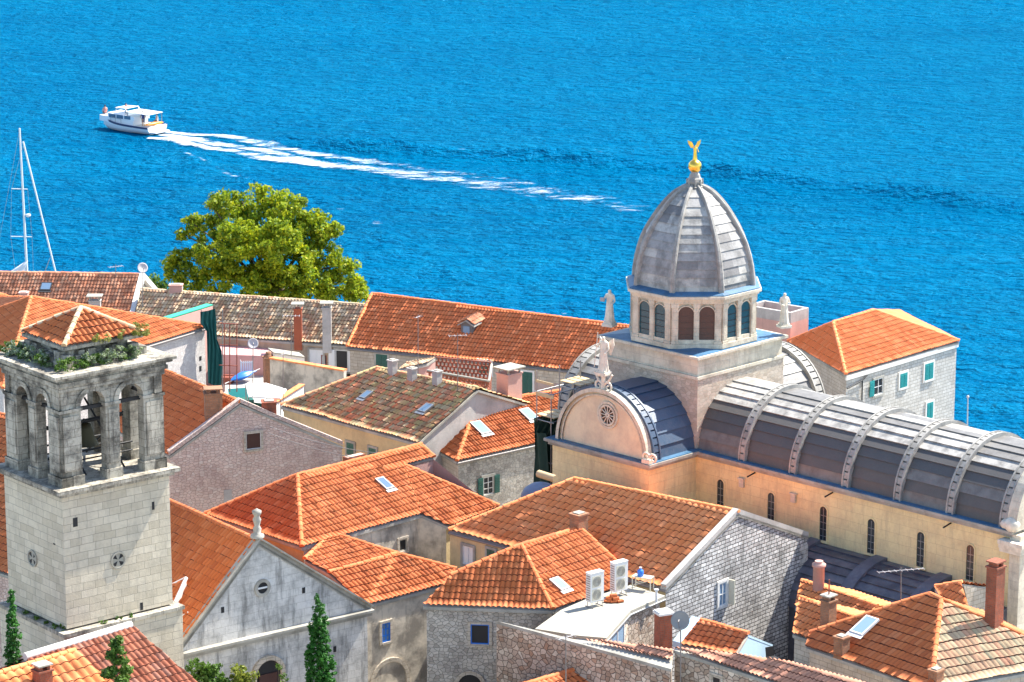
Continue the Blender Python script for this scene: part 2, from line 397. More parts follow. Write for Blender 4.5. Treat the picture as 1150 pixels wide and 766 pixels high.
class House:
    def __init__(s, name, label, cat, ground=3.0, group=None):
        s.name = name; s.label = label; s.cat = cat; s.g = ground; s.faces = []; s.loop = None; s.caps = []; s.group = group; s.root = None
    def build(s, faces, loop, tmat, wmats, caps_=(), inset=.18, wallidx=None, gutters=(), deckmat=None, **kw):
        base = sum((p for p in loop), V((0, 0, 0))) / len(loop); base.z = s.g
        s.root = thing(s.name, s.label, s.cat, base, s.group)
        mb = MB()
        fm_ = kw.pop('facemat', {}); ex = kw.pop('extra', [])
        for k, f in enumerate(faces):
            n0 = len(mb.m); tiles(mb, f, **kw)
            if k in fm_: mb.m[n0:] = [fm_[k]] * (len(mb.m) - n0)
            deck(mb, f)
        for a, b in caps_: caps(mb, a, b)
        s.roof = part('roof', mb, [tmat, deckmat or COPING] + ex, s.root)
        if not isinstance(wmats, (list, tuple)): wmats = [wmats]
        c = base
        tl = []
        for p in loop:
            d = V((c.x - p.x, c.y - p.y, 0)); d.normalize(); tl.append(p + d * inset - Z * .10)
        s.tl = tl
        w = MB(); n = len(tl)
        area = sum(tl[i].x * tl[(i + 1) % n].y - tl[(i + 1) % n].x * tl[i].y for i in range(n))
        for i in range(n):
            a, b = tl[i], tl[(i + 1) % n]
            a0 = V((a.x, a.y, s.g)); b0 = V((b.x, b.y, s.g))
            q = [a0, b0, b, a] if area > 0 else [b0, a0, a, b]
            w.poly(q, wallidx[i] if wallidx else 0)
        s.wall = part('wall', w, wmats, s.root)
        if gutters:
            g = MB()
            for a, b in gutters: g.tube(a - Z * .12, b - Z * .12, .07, .07, 8)
            part('gutter', g, GUTTER, s.root)
        return s
    def wp(s, i, j=None):
        j = (i + 1) % len(s.tl) if j is None else j
        return WF(s.tl[i], s.tl[j])
class WF:                                           # a vertical wall frame with an outward side facing the camera
    def __init__(s, a, b):
        s.a = V((a.x, a.y, 0)); b = V((b.x, b.y, 0)); s.d = (b - s.a).normalized()
        s.n = s.d.cross(Z)
        if s.n.dot(V((0, 0, 0)) - s.a) < 0: s.n = -s.n
        s.len = (b - s.a).length
    def at(s, px, py):
        p = hit(px, py, (s.a, s.n)); return (p - s.a).dot(s.d), p.z
    def P(s, u, z, o=0): return s.a + s.d * u + Z * z + s.n * o
    def box(s, mb, u0, u1, z0, z1, o0, o1, m=0):
        mb.obox(s.P(u0, z0, o0), s.d * (u1 - u0), s.n * (o1 - o0), Z * (z1 - z0), m)
def window(parent, wf, px, py, w, h, frame=WHITE, pane=GLASS, bars=(1, 1), surround=None, shut=None, shutmat=GREEN, bw=.05, closed=False, open_sides=(-1, 1)):
    u, z = wf.at(px, py); u0, u1, z0, z1 = u - w / 2, u + w / 2, z - h / 2, z + h / 2
    f = MB()
    if surround:
        s = MB(); t = .13
        wf.box(s, u0 - t, u0, z0 - t, z1 + t, -.05, .07); wf.box(s, u1, u1 + t, z0 - t, z1 + t, -.05, .07)
        wf.box(s, u0, u1, z1, z1 + t, -.05, .068); wf.box(s, u0, u1, z0 - t, z0, -.05, .10)
    wf.box(f, u0, u0 + bw, z0, z1, -.04, .04); wf.box(f, u1 - bw, u1, z0, z1, -.04, .04)
    wf.box(f, u0 + bw, u1 - bw, z1 - bw, z1, -.04, .04); wf.box(f, u0 + bw, u1 - bw, z0, z0 + bw, -.04, .04)
    for k in range(bars[0]):
        x = u0 + w * (k + 1) / (bars[0] + 1); wf.box(f, x - bw * .4, x + bw * .4, z0 + bw, z1 - bw, -.03, .035)
    for k in range(bars[1]):
        y = z0 + h * (k + 1) / (bars[1] + 1); wf.box(f, u0 + bw, u1 - bw, y - bw * .35, y + bw * .35, -.03, .03)
    o = part('window', f, frame, parent)
    p = MB(); wf.box(p, u0 + .01, u1 - .01, z0 + .01, z1 - .01, -.03, .006); part('pane', p, pane, o)
    if surround: part('frame', s, surround, o)
    if shut:
        for sd in ((-1, 1) if shut == 'closed' else open_sides):
            q = MB()
            if shut == 'closed': a0, a1 = (u0, u - .01) if sd < 0 else (u + .01, u1); off = .045
            else: a0, a1 = (u0 - .04 - w / 2, u0 - .04) if sd < 0 else (u1 + .04, u1 + .04 + w / 2); off = .075
            wf.box(q, a0, a1, z0, z1, off, off + .03)
            ns = max(3, int(h / .11))
            for k in range(ns):
                zz = z0 + .06 + (h - .12) * k / ns; wf.box(q, a0 + .05, a1 - .05, zz, zz + .035, off + .03, off + .045)
            part('shutter', q, shutmat, o)
    return o
def hole(parent, wf, px, py, w, h, name='vent', m=DARK):
    u, z = wf.at(px, py); b = MB(); wf.box(b, u - w / 2, u + w / 2, z - h / 2, z + h / 2, -.04, .012); return part(name, b, m, parent)
def skylight(roof, pl, px, py, w, h, frame=WHITE, pane=PALEG):
    o, n = pl; c = hit(px, py, pl); u = Z.cross(n).normalized(); v = n.cross(u)
    if v.z < 0: v = -v; u = -u
    f = MB(); t = .07
    b = c - u * w / 2 - v * h / 2 + n * .12
    f.obox(b, u * t, v * h, n * .11); f.obox(b + u * (w - t), u * t, v * h, n * .11)
    f.obox(b + u * t, u * (w - 2 * t), v * t, n * .109); f.obox(b + u * t + v * (h - t), u * (w - 2 * t), v * t, n * .109)
    f.obox(b - u * .06 - v * .22 + n * .03, u * (w + .12), v * .2, n * .03)
    k = part('skylight', f, frame, roof); p = MB(); p.obox(b + u * t + v * t, u * (w - 2 * t), v * (h - 2 * t), n * .10); part('pane', p, pane, k); return k
def chimney(roof, base, w, d, ztop, m=BRICK, yaw=R(45), cap='slab', capm=None, sink=.6):
    b = MB(); h = ztop - base.z + sink; p = V((base.x, base.y, base.z - sink))
    b.box(p, w, d, h - .12, yaw)
    b.box(p + Z * (h - .12), w + .1, d + .1, .07, yaw)
    if cap == 'pots':
        for s in (-1, 1): b.box(p + V((math.cos(yaw), math.sin(yaw), 0)) * s * w * .28 + Z * (h - .05), w * .22, d * .8, .18, yaw, 0)
        b.box(p + Z * (h + .13), w + .06, d + .06, .06, yaw, 1)
    elif cap == 'slab':
        b.box(p + Z * (h - .05), w * .7, d * .7, .05, yaw, 1)
    elif cap == 'hood':
        for sx in (-1, 1):
            for sy in (-1, 1):
                X = V((math.cos(yaw), math.sin(yaw), 0)); Y = V((-X.y, X.x, 0))
                b.box(p + X * sx * w * .4 + Y * sy * d * .4 + Z * (h - .05), .09, .09, .28, yaw, 1)
        b.box(p + Z * (h + .23), w + .3, d + .3, .07, yaw, 1)
    return part('chimney', b, [m, capm or CONC], roof)
def mirror(e, r1, r2, z=None):
    d = V((r2.x - r1.x, r2.y - r1.y, 0)).normalized(); w = V((e.x - r1.x, e.y - r1.y, 0)); perp = w - d * w.dot(d)
    q = e - perp * 2; q.z = e.z if z is None else z; return q

# ------------------------------------------------------------------ setting: land, water
def ground_z(x, y):
    t = max(0, min(1, (185 - y) / 70)); return 1.5 + 4.0 * t
g = MB(); xs = np.linspace(-130, 130, 27)
shore = lambda x: np.interp(x, [-130, -60, 0, 24, 36, 44, 130], [246, 240, 226, 204, 186, 170, 140])
rows = []
for t in np.linspace(0, 1, 30):
    rows.append([V((x, 20 + (shore(x) - 20) * t, ground_z(x, 20 + (shore(x) - 20) * t))) for x in xs])
rows.append([V((x, shore(x) + .02, -3)) for x in xs])
g.rings(rows, cap=False, close=False)
GROUND = plaster('paving', (.32, .30, .27), (.18, .17, .15), .5)
tag(part('ground', g, GROUND), kind='structure')
# sea
def fbm(x, y, s, seed):
    return mnoise.noise(V((x * s, y * s, seed)))
def sea_material():
    m, n, p = mat('sea_water')
    pos = n.nodes.new('ShaderNodeNewGeometry').outputs['Position']
    a = noise(n, 1.1, 4, .6, pos, (.6, 1, 1)); b = noise(n, .5, 3, .55, pos, (.55, 1, 1)); c_ = noise(n, 3.5, 2, .5, pos, (.6, 1, 1))
    big = noise(n, .03, 5, .6, pos, (.35, 1, 1))
    col = mix(n, sm(n, big, .35, .65), (.0, .088, .21), (.0, .115, .255))
    col = mix(n, sm(n, b, .4, .7, 0, .35), col, (.0, .165, .31))
    h = math_(n, 'ADD', math_(n, 'MULTIPLY', b, .9), math_(n, 'ADD', a, math_(n, 'MULTIPLY', c_, .18)))
    bp_ = n.nodes.new('ShaderNodeBump'); bp_.inputs['Strength'].default_value = 1; bp_.inputs['Distance'].default_value = 2.2; n.links.new(h, bp_.inputs['Height'])
    df = n.nodes.new('ShaderNodeBsdfDiffuse'); gl = n.nodes.new('ShaderNodeBsdfGlossy'); gl.inputs['Color'].default_value = (.10, .62, .95, 1); gl.inputs['Roughness'].default_value = .16
    fr = n.nodes.new('ShaderNodeFresnel'); fr.inputs['IOR'].default_value = 1.33; ms = n.nodes.new('ShaderNodeMixShader')
    n.links.new(col, df.inputs['Color'])
    for q in (df, gl, fr): n.links.new(bp_.outputs[0], q.inputs['Normal'])
    n.links.new(math_(n, 'MULTIPLY', fr.outputs[0], .55), ms.inputs[0]); n.links.new(df.outputs[0], ms.inputs[1]); n.links.new(gl.outputs[0], ms.inputs[2])
    n.links.new(ms.outputs[0], n.nodes['Material Output'].inputs['Surface'])
    return m
SEA = sea_material()
dark_line = [U(x, y, 0) for x, y in ((320, 158), (400, 166), (470, 171), (560, 176), (650, 181), (760, 189), (850, 200), (950, 211), (1050, 222), (1160, 236))]
low_line = [U(x, y, 0) for x, y in ((196, 168), (225, 186), (255, 200), (300, 210), (345, 222), (390, 240), (425, 258), (480, 292), (520, 310), (555, 332))]
def seg_dist(px, py, line):
    best = np.full(px.shape, 1e9); sg = np.zeros(px.shape)
    for a, b in zip(line[:-1], line[1:]):
        dx, dy = b.x - a.x, b.y - a.y; l2 = dx * dx + dy * dy
        t = np.clip(((px - a.x) * dx + (py - a.y) * dy) / l2, 0, 1)
        ex, ey = px - a.x - t * dx, py - a.y - t * dy; d = np.hypot(ex, ey)
        k = d < best; best[k] = d[k]; sg[k] = np.sign(ex * -dy + ey * dx)[k]
    return best * sg
sx0, sx1, sy0, sy1 = -150., 150., 150., 520.
gx = np.arange(sx0, sx1 + .1, 1.0); gy = np.arange(sy0, sy1 + .1, .9)
X_, Y_ = np.meshgrid(gx, gy); zz = np.zeros_like(X_)
r2 = np.random.default_rng(3)
for k in range(30):
    lam = r2.uniform(3.0, 9); th = R(90) + r2.normal(0, .6); A = .0035 * lam ** .6; ph = r2.uniform(0, 7)
    zz += A * np.sin(2 * np.pi / lam * (X_ * np.cos(th) + Y_ * np.sin(th)) + ph + .6 * np.sin(X_ * .05 + k) + .5 * np.sin(Y_ * .043 + 2 * k))
d = seg_dist(X_, Y_, dark_line); zz += 1.25 * np.exp(-((d) / 1.35) ** 2) * (.75 + .25 * np.sin(X_ * .35))
d = seg_dist(X_, Y_, low_line); zz += .4 * np.exp(-(d / 1.3) ** 2) * (.6 + .4 * np.sin(X_ * .9))
edge = np.clip(np.minimum.reduce([X_ - sx0, sx1 - X_, Y_ - sy0, sy1 - Y_]) / 15, 0, 1); zz *= edge
nv = X_.size; ny, nx = X_.shape
verts = np.stack([X_.ravel(), Y_.ravel(), zz.ravel()], 1)
idx = np.arange(nv).reshape(ny, nx)
q = np.stack([idx[:-1, :-1], idx[:-1, 1:], idx[1:, 1:], idx[1:, :-1]], -1).reshape(-1, 4)
B = 9000.0
extra = np.array([[-B, -200, 0], [B, -200, 0], [B, B, 0], [-B, B, 0]])
verts = np.vstack([verts, extra]); fl = q.tolist()
c00, c10, c11, c01 = int(idx[0, 0]), int(idx[0, -1]), int(idx[-1, -1]), int(idx[-1, 0])
fl += [[nv, nv + 1] + [int(i) for i in idx[0, ::-1]], [nv + 1, nv + 2] + [int(i) for i in idx[::-1, -1]],
       [nv + 2, nv + 3] + [int(i) for i in idx[-1, :]], [nv + 3, nv] + [int(i) for i in idx[:, 0]]]
me = bpy.data.meshes.new('sea'); me.from_pydata(verts.tolist(), [], fl); me.materials.append(SEA)
me.polygons.foreach_set('use_smooth', [True] * len(me.polygons))
so_ = bpy.data.objects.new('sea', me); C.objects.link(so_); so_['kind'] = 'structure'
def sea_z(x, y):
    i = int(round((x - sx0) / 1.0)); j = int(round((y - sy0) / .9))
    return float(zz[j, i]) if 0 <= i < nx and 0 <= j < ny else 0.0
def foam_material():
    m, n, p = mat('foam')
    p.inputs['Base Color'].default_value = (.82, .9, .94, 1); p.inputs['Roughness'].default_value = .6
    uv = UVn(n); s = n.nodes.new('ShaderNodeSeparateXYZ'); n.links.new(uv, s.inputs[0])
    a = noise(n, .6, 6, .8, None, (.35, 1, 1)); f = noise(n, 1.6, 6, .9, None, (.5, 1, 1))
    dens = math_(n, 'ADD', math_(n, 'MULTIPLY', a, .85), math_(n, 'MULTIPLY', f, .6)); dens = math_(n, 'SUBTRACT', dens, .15)
    al = sm(n, math_(n, 'ADD', dens, s.outputs[0]), .97, 1.22)
    n.links.new(math_(n, 'MULTIPLY', al, .85, True), p.inputs['Alpha']); return m
FOAM = foam_material()
fm = MB()
def foam_strip(line, halfw, dens):                # line of pixels on the sea, half widths in m, density 0..1
    pts = [U(x, y, 0) for x, y in line]
    P2 = []; 
    for i in range(len(pts) - 1):
        for k in range(10):
            t = k / 10; P2.append((pts[i].lerp(pts[i + 1], t), halfw[i] + (halfw[i + 1] - halfw[i]) * t, dens[i] + (dens[i + 1] - dens[i]) * t))
    P2.append((pts[-1], halfw[-1], dens[-1]))
    K = 8; rows = []; den = []
    for i, (p, w, dn) in enumerate(P2):
        d = (P2[min(i + 1, len(P2) - 1)][0] - P2[max(i - 1, 0)][0]).normalized(); s = d.cross(Z)
        r = []; dd = []
        for k in range(K + 1):
            t = k / K * 2 - 1; qp = p + s * w * t * .85; qp.z = max(sea_z(qp.x, qp.y), sea_z(qp.x + .5, qp.y + .5), sea_z(qp.x - .5, qp.y - .5)) + .13; r.append(qp)
            dd.append((.20 + .40 * dn) * (1 - .5 * abs(t) ** 2.2) - .22 * abs(t) ** 3)
        rows.append(r); den.append(dd)
    for i in range(len(rows) - 1):
        for k in range(K):
            fm.add([rows[i][k], rows[i][k + 1], rows[i + 1][k + 1], rows[i + 1][k]], [(0, 1, 2, 3)],
                   uvs=[[(den[i][k], 0), (den[i][k + 1], 0), (den[i + 1][k + 1], 0), (den[i + 1][k], 0)]], smooth=True)
foam_strip([(184, 149), (215, 152), (260, 156), (300, 164), (350, 174), (400, 181), (450, 187), (520, 197), (600, 207)], [1.2, 2, 2.2, 2.4, 2.4, 2.5, 2.6, 3, 3], [.9, .9, .72, .66, .66, .6, .5, .45, .3])
foam_strip([(166, 156), (195, 158), (230, 167), (270, 173), (320, 181), (360, 186), (410, 190), (470, 199), (540, 207), (610, 216), (680, 230), (730, 240)], [1.0, 1.8, 2, 2, 3, 3, 3.2, 4.5, 5.5, 6, 6, 5], [.9, .95, .8, .7, .85, .9, .7, .6, .55, .5, .45, .2])
foam_strip([(182, 152), (230, 160), (290, 170), (340, 180), (380, 186)], [1.5, 2.2, 2.2, 2, 2], [.9, .8, .75, .8, .4])
foam_strip([(196, 168), (215, 180), (238, 187), (262, 201), (285, 207)], [.5, .6, .8, .8, .6], [.3, .5, .4, .55, .2])
foam_strip([(378, 234), (384, 239), (392, 243)], [.6, 1.2, .5], [.1, .5, .1])
foam_strip([(420, 250), (424, 256), (429, 262)], [.6, 1.2, .5], [.1, .5, .1])
foam_strip([(660, 178), (670, 181), (680, 185)], [.4, 1.0, .4], [.1, .5, .1])
foam_strip([(508, 176), (518, 175), (528, 177)], [.3, .7, .3], [.1, .5, .1])
foam_strip([(630, 351), (634, 353), (638, 355)], [.3, .8, .3], [.1, .6, .1])
tag(part('foam', fm, FOAM), 'white foam trail left on the blue water behind the motorboat', 'foam', kind='stuff')

exec_houses = True
# ------------------------------------------------------------------ HOUSES
def loopz(p, z): return V((p.x, p.y, z))
# A: long roof at the left by the shore
ze = 7; e1 = U(-60, 360, ze); e2 = U(143, 363, ze); pl = slope(e1, e2, 24); r1 = hit(-50, 306, pl); r2 = hit(157, 309, pl); r1.z = r2.z = (r1.z + r2.z) / 2
b1, b2 = mirror(e1, r1, r2), mirror(e2, r1, r2)
hA = House('row_house', 'long low house with weathered red roof and whitewashed right gable near the sailboat', 'house', .8)
hA.build([[e1, e2, r2, r1], [b2, b1, r1, r2]], [e1, e2, r2, b2, b1, r1], OLDRED, WHITEP, [(r1, r2)], inset=.1)
v = MB(); v.prism([e2 + Z * .12, r2 + Z * .16, b2 + Z * .12, b2 - Z * .3, r2 - Z * .3, e2 - Z * .3], (b2 - e2).cross(Z).normalized() * .35); part('verge', v, WHITEP, hA.roof)
skylight(hA.roof, pl, 52, 324, .8, .9, DARK, GLASS)
c = hit(27, 336, pl); chimney(hA.roof, c, .6, .6, zup(c, 327), PINKP, 0)
c = hit(107, 352, pl); chimney(hA.roof, c, .8, .6, zup(c, 336), GREYP, 0, 'hood')
# small house between A and B at the frame edge
T = U(-12, 328, 11.6); Rr = U(52, 346, 10); Fr = U(-20, 378, 10); Ll = U(-90, 352, 10); Bk = T + (T - Fr) * .9; Bk.z = 10
hA2 = House('hipped_house', 'hipped orange roofed house at the left edge, just behind the large hipped roof', 'house', 3)
hA2.build([[Fr, Rr, T], [Ll, Fr, T], [Bk, Ll, T], [Rr, Bk, T]], [Fr, Rr, Bk, Ll], ORANGE, STONE, [(Rr, T), (Fr, T), (Ll, T)])
# B: big hip roof behind the bell tower
ze = 11; Rr = U(233, 367.5, ze); Fr = U(3, 437, ze); pl = slope(Fr, Rr, 22); T = hit(35, 334.5, pl); Ll = U(-70, 372, ze)
Bk = T + (T - (Fr + Rr) / 2) ; Bk = V((T.x * 2 - Fr.x - 4, T.y * 2 - Fr.y, ze))
hB = House('hipped_house', 'big house with red hipped roof and whitish stone wall behind the bell tower', 'house', 3)
hB.build([[Fr, Rr, T], [Ll, Fr, T], [Bk, Ll, T], [Rr, Bk, T]], [Fr, Rr, Bk, Ll], ORANGE, WRUB, [(Rr, T), (Fr, T), (Ll, T)], gutters=[(Fr, Rr)])
wf = hB.wp(0); hole(hB.root, wf, 225, 402.5, .22, .28); hole(hB.root, wf, 225, 414, .22, .35)
# D2: roof left of the tower
e1 = U(-90, 615, 12.2); e2 = U(22, 650, 12.2); pl = slope(e1, e2, 20); r1 = hit(-60, 452, pl); r2 = hit(40, 476, pl)
hD = House('gabled_house', 'orange roofed house glimpsed at the left edge beside the bell tower shaft', 'house', 5)
hD.build([[e1, e2, r2, r1]], [e1, e2, r2, r1], ORANGE, PRUB, [(r1, r2)])
# F: long beige mossy roof
ze = 7; e1 = U(150, 371, ze); e2 = U(390, 388.5, ze); pl = slope(e1, e2, 24); r1 = hit(158, 325, pl); r2 = hit(412, 344, pl); r1.z = r2.z = (r1.z + r2.z) / 2
b1, b2 = mirror(e1, r1, r2), mirror(e2, r1, r2); plF = pl
hF = House('row_house', 'long house with mottled beige old tiles in front of the big tree', 'house', .8)
hF.build([[e1, e2, r2, r1], [b2, b1, r1, r2]], [e1, e2, r2, b2, b1, r1], BEIGE, plaster('f_wall', (.46, .36, .26), (.2, .16, .12), .6), [(r1, r2)], jit=.02)
c = hit(335, 383, pl); chimney(hF.roof, c, .55, .5, zup(c, 345), plaster('terracotta_pipe', (.42, .11, .05), (.2, .06, .04), .4), 0, 'hood')
c = hit(367.5, 386, pl); chimney(hF.roof, c, .6, .55, zup(c, 344), GREYP, 0, 'hood')
c = r1.lerp(r2, .16); chimney(hF.roof, c, .9, .6, zup(c, 318.5), PINKP, 0, 'slab')
wf = hF.wp(0); window(hF.root, wf, 355.5, 403, 1.0, 1.3, WHITE, WHITE, (1, 0), COPING); window(hF.root, wf, 384, 405, .9, 1.5, WHITE, DARK, (0, 0), COPING, 'open', WHITE)
window(hF.root, wf, 364, 406, .4, .9, RUST, DARK, (0, 0)); window(hF.root, wf, 328, 408, .8, .8, DARK, DARK, (0, 0))
# G: long orange roof by the water
ze = 7; e1 = U(390, 390, ze); e2 = U(690, 421.5, ze); pl = slope(e1, e2, 25); r1 = hit(418, 330.5, pl); r2 = hit(728, 370, pl); plG = pl
b1, b2 = mirror(e1, r1, r2), mirror(e2, r1, r2)
hG = House('row_house', 'long house with red tiled roof and small dormer along the waterfront', 'house', .8)
hG.build([[e1, e2, r2, r1], [b2, b1, r1, r2]], [e1, e2, r2, b2, b1, r1], RED, [STONE, PINKP], [(r1, r2), (e1, r1)], gutters=[(e1, e2)])
wf = hG.wp(0)
window(hG.root, wf, 429, 405.5, .85, .95, COPING, GREEN, (0, 0), COPING, 'closed', GREEN)
window(hG.root, wf, 545, 413, .9, .9, COPING, GREEN, (0, 0), WHITEP, 'closed', GREEN)
window(hG.root, wf, 592.5, 431, .75, 1.65, COPING, GREEN, (0, 0), WHITEP, 'closed', GREEN)
u0, z0 = wf.at(560, 400); u1, z1 = wf.at(672, 418); pk = MB(); wf.box(pk, u0, u1, 4.2, 6.0, -.05, .035)
part('plaster_panel', pk, plaster('pinkish_render', (.52, .38, .33), (.3, .22, .2), .5), hG.root)
# dormer
c = hit(524, 376, pl); fd = V((pl[1].x, pl[1].y, 0)).normalized(); sd = fd.cross(Z).normalized()
dm = MB(); dm.obox(c - sd * .42 - Z * .3 - fd * 1.6, sd * .84, fd * 1.6, Z * (1.05), 1)
dr = MB()
tp = c + Z * 1.15
for s in (-1, 1):
    a = c + sd * s * .62 + Z * .72 + fd * .15; b = c + sd * s * .62 + Z * .72 - fd * 1.9; t0 = c + Z * 1.08 + fd * .15; t1 = c + Z * 1.08 - fd * 1.9
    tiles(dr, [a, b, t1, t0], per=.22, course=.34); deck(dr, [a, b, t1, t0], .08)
dm.poly([c - sd * .42 + Z * .75 , c + sd * .42 + Z * .75, c + Z * 1.05], 1)
dO = part('dormer', dm, [COPING, plaster('dormer_side', (.2, .18, .17), (.1, .09, .08), .4)], hG.root)
part('dormer_roof', dr, [OLDRED, COPING], dO)
wd = MB(); wd.obox(c - sd * .24 - Z * .0 + fd * .01, sd * .48, fd * .03, Z * .6); part('window', wd, PALEG, dO)

# K: pinkish rubble gable house
b = U(385, 500.5, 11); a0 = U(191, 524, 11); pw = vplane(a0, b); a = hit(190, 512, pw); ap = hit(270, 453, pw); m1 = hit(302, 467, pw)
rr = U(185, 417, ap.z); L_ = rr - ap; pr = V((a0.y - b.y, -(a0.x - b.x), 0)).normalized()
if pr.y < 0: pr = -pr
Lk = L_.length; dk = (L_ / Lk) * .5 + pr * .5; dk.normalize(); dk = L_ / Lk; rr = ap + dk * Lk; a_ = a + dk * Lk; b_ = b + dk * Lk
hK = House('gabled_house', 'gabled house of pinkish rubble with one small dark square window under its peak', 'house', 4)
hK.build([[a, ap, rr, a_], [ap, b, b_, rr]], [a, ap, b, b_, rr, a_], ORANGE, PRUB, [(ap, rr)], inset=.05)
wf = hK.wp(0, 2); window(hK.root, wf, 284.5, 495, .85, .9, WHITEP, DBROWN, (0, 0), STONE, bw=.03)
cp_ = MB()
for p, q in ((a, ap), (ap, m1), (m1, b)):
    d = (q - p); 
    cp_.prism([p + Z * .02, q + Z * .02, q + Z * .26, p + Z * .26], wf.n * -.35)
part('coping', cp_, PRUB, hK.root)
pa = hit(245, 470, pw); c = V((pa.x, pa.y, pa.z)) - wf.n * .75; chimney(hK.roof, c, .95, .75, zup(c, 439), BRICKB, R(10), 'pots', BRICKB, 2.4)
pa = hit(306, 470, pw); c = V((pa.x, pa.y, pa.z)) - wf.n * .5; chimney(hK.roof, c, .75, .7, zup(c, 449), BRICK, R(10), 'slab', CONC, 1.5)
hole(hK.root, wf, 256, 560, .45, 1.0, 'blocked_window', GREYP)
# H: mottled roof
ze = 10.5; e1 = U(315, 456, ze); e2 = U(469, 498, ze); pl = slope(e1, e2, 22); r1 = hit(423, 414, pl); r2 = hit(537, 437, pl); plH = pl
b1, b2 = mirror(e1, r1, r2), mirror(e2, r1, r2)
hH = House('gabled_house', 'house with mottled green and red tiles, two dark skylights and yellowish wall', 'house', 3.5)
hH.build([[e1, e2, r2, r1], [b2, b1, r1, r2], [b1, e1, r1]], [e1, e2, r2, b2, b1], MIXED, [YELP, GREYP], [(r1, r2), (e1, r1)], wallidx=[0, 1, 1, 0, 0], jit=.02)
skylight(hH.roof, pl, 412, 446, .5, .75, METAL, GLASS); skylight(hH.roof, pl, 479, 461, .6, .8, METAL, GLASS)
for t, yt, nm in ((.15, 403, 0), (.36, 409, 0), (.62, 413, 0)):
    pass
for px, py, yt in ((441, 421, 403), (463, 427, 412), (491, 433, 415)):
    c = hit(px, py, pl); chimney(hH.roof, c, .42, .42, zup(c, yt), GREYP, R(45), 'slab')
wf = hH.wp(0); window(hH.root, wf, 394, 504, .6, .7, GREEN, GREEN, (0, 0), COPING, 'closed', GREEN); window(hH.root, wf, 419, 510, .6, .7, GREEN, GREEN, (0, 0), COPING, 'closed', GREEN)
# I: small terrace with lattice wall behind H
hI = thing('roof_terrace', 'open roof terrace with red brick lattice parapet behind the mottled roof', 'terrace', U(500, 430, 6))
q0 = U(490, 405, 10); q1 = U(552, 411, 10); q2 = U(549, 430, 10); q3 = U(480, 418, 10)
def lattice(mb, a, b, z0, z1, nx_, nz_):
    d = (b - a); d.z = 0; L0 = d.length; dn = d.normalized(); n_ = dn.cross(Z) * .12
    for k in range(nz_ + 1):
        zz0 = z0 + (z1 - z0) * k / nz_; mb.obox(V((a.x, a.y, zz0)), d, n_, Z * .07)
    for k in range(nz_):
        za = z0 + (z1 - z0) * k / nz_ + .07; zb = z0 + (z1 - z0) * (k + 1) / nz_
        for i in range(nx_):
            mb.obox(V((a.x, a.y, za)) + dn * (L0 * (i + (.5 if k % 2 else 0)) / nx_), dn * .10, n_, Z * (zb - za))
lt = MB(); lattice(lt, q3, q2, 8.2, 10, 14, 6); lattice(lt, q0, q1, 8.6, 10.2, 14, 6); lattice(lt, q1, q2, 8.6, 10, 8, 6); part('lattice_wall', lt, BRICK, hI)
fl_ = MB(); fl_.prism([V((p.x, p.y, 8.2)) for p in (q0, q1, q2, q3)], -Z * 5); part('floor', fl_, PINKP, hI)
cpn = MB(); cpn.tube(V((q3.x, q3.y, 10.1)), V((q2.x, q2.y, 10.1)), .08); cpn.tube(V((q2.x, q2.y, 10.1)), V((q1.x, q1.y, 10.1)), .08); part('coping', cpn, CONC, hI)
s1 = U(446, 415, 9.7); s2 = U(473, 411.5, 9.7); pl2 = slope(s1, s2, 20); s3 = hit(484, 404, pl2); s4 = hit(455, 409, pl2)
s1 = U(447, 416, 9.6); s2 = U(480, 408.5, 9.6); s3 = hit(489, 402, slope(s1, s2, 18)); s4 = hit(456, 408, slope(s1, s2, 18))
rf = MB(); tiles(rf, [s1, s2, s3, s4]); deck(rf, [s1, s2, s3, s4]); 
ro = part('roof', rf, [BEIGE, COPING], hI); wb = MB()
wb.prism([V((p.x, p.y, 4)) for p in (s1 + V((.1, .15, 0)), s2 + V((-.1, .15, 0)), s3, s4)], Z * (s1.z - 4.15)); part('wall', wb, PINKP, hI)
# J: hipped roof with two white skylights
ze = 9.5; Lc = U(479, 499.5, ze); Fc = U(513, 518.5, ze); Rc = U(645, 489, ze); pl = slope(Fc, Rc, 23); T = hit(536, 453, pl); T3 = hit(650, 437, pl); plJ = pl
hJ = House('hipped_house', 'stone house with hipped orange roof, two pale skylights and open green shutters', 'house', 3.5)
T3b = T3 + V((1.5, 1.5, 0)); Tb = T + V((-.3, 2.2, -.8))
hJ.build([[Fc, Rc, T3, T], [Lc, Fc, T]], [Lc, Fc, Rc, T3, T], ORANGE, [STONE, DRUB], [(T, T3), (Fc, T)], wallidx=[0, 1, 1, 0, 0], gutters=[(Fc, Rc)], per=.22)
skylight(hJ.roof, pl, 539, 483, .75, 1.2, METAL, PALEG); skylight(hJ.roof, pl, 593, 468, .75, 1.1, METAL, PALEG)
wf = hJ.wp(1); window(hJ.root, wf, 548, 545, .75, 1.05, WHITEP, DARK, (1, 2), COPING, 'open', GREEN)
c = hit(572, 449, pl); chimney(hJ.roof, c, 1.15, .95, zup(c, 417), PINKP, R(45), 'hood', CONC)
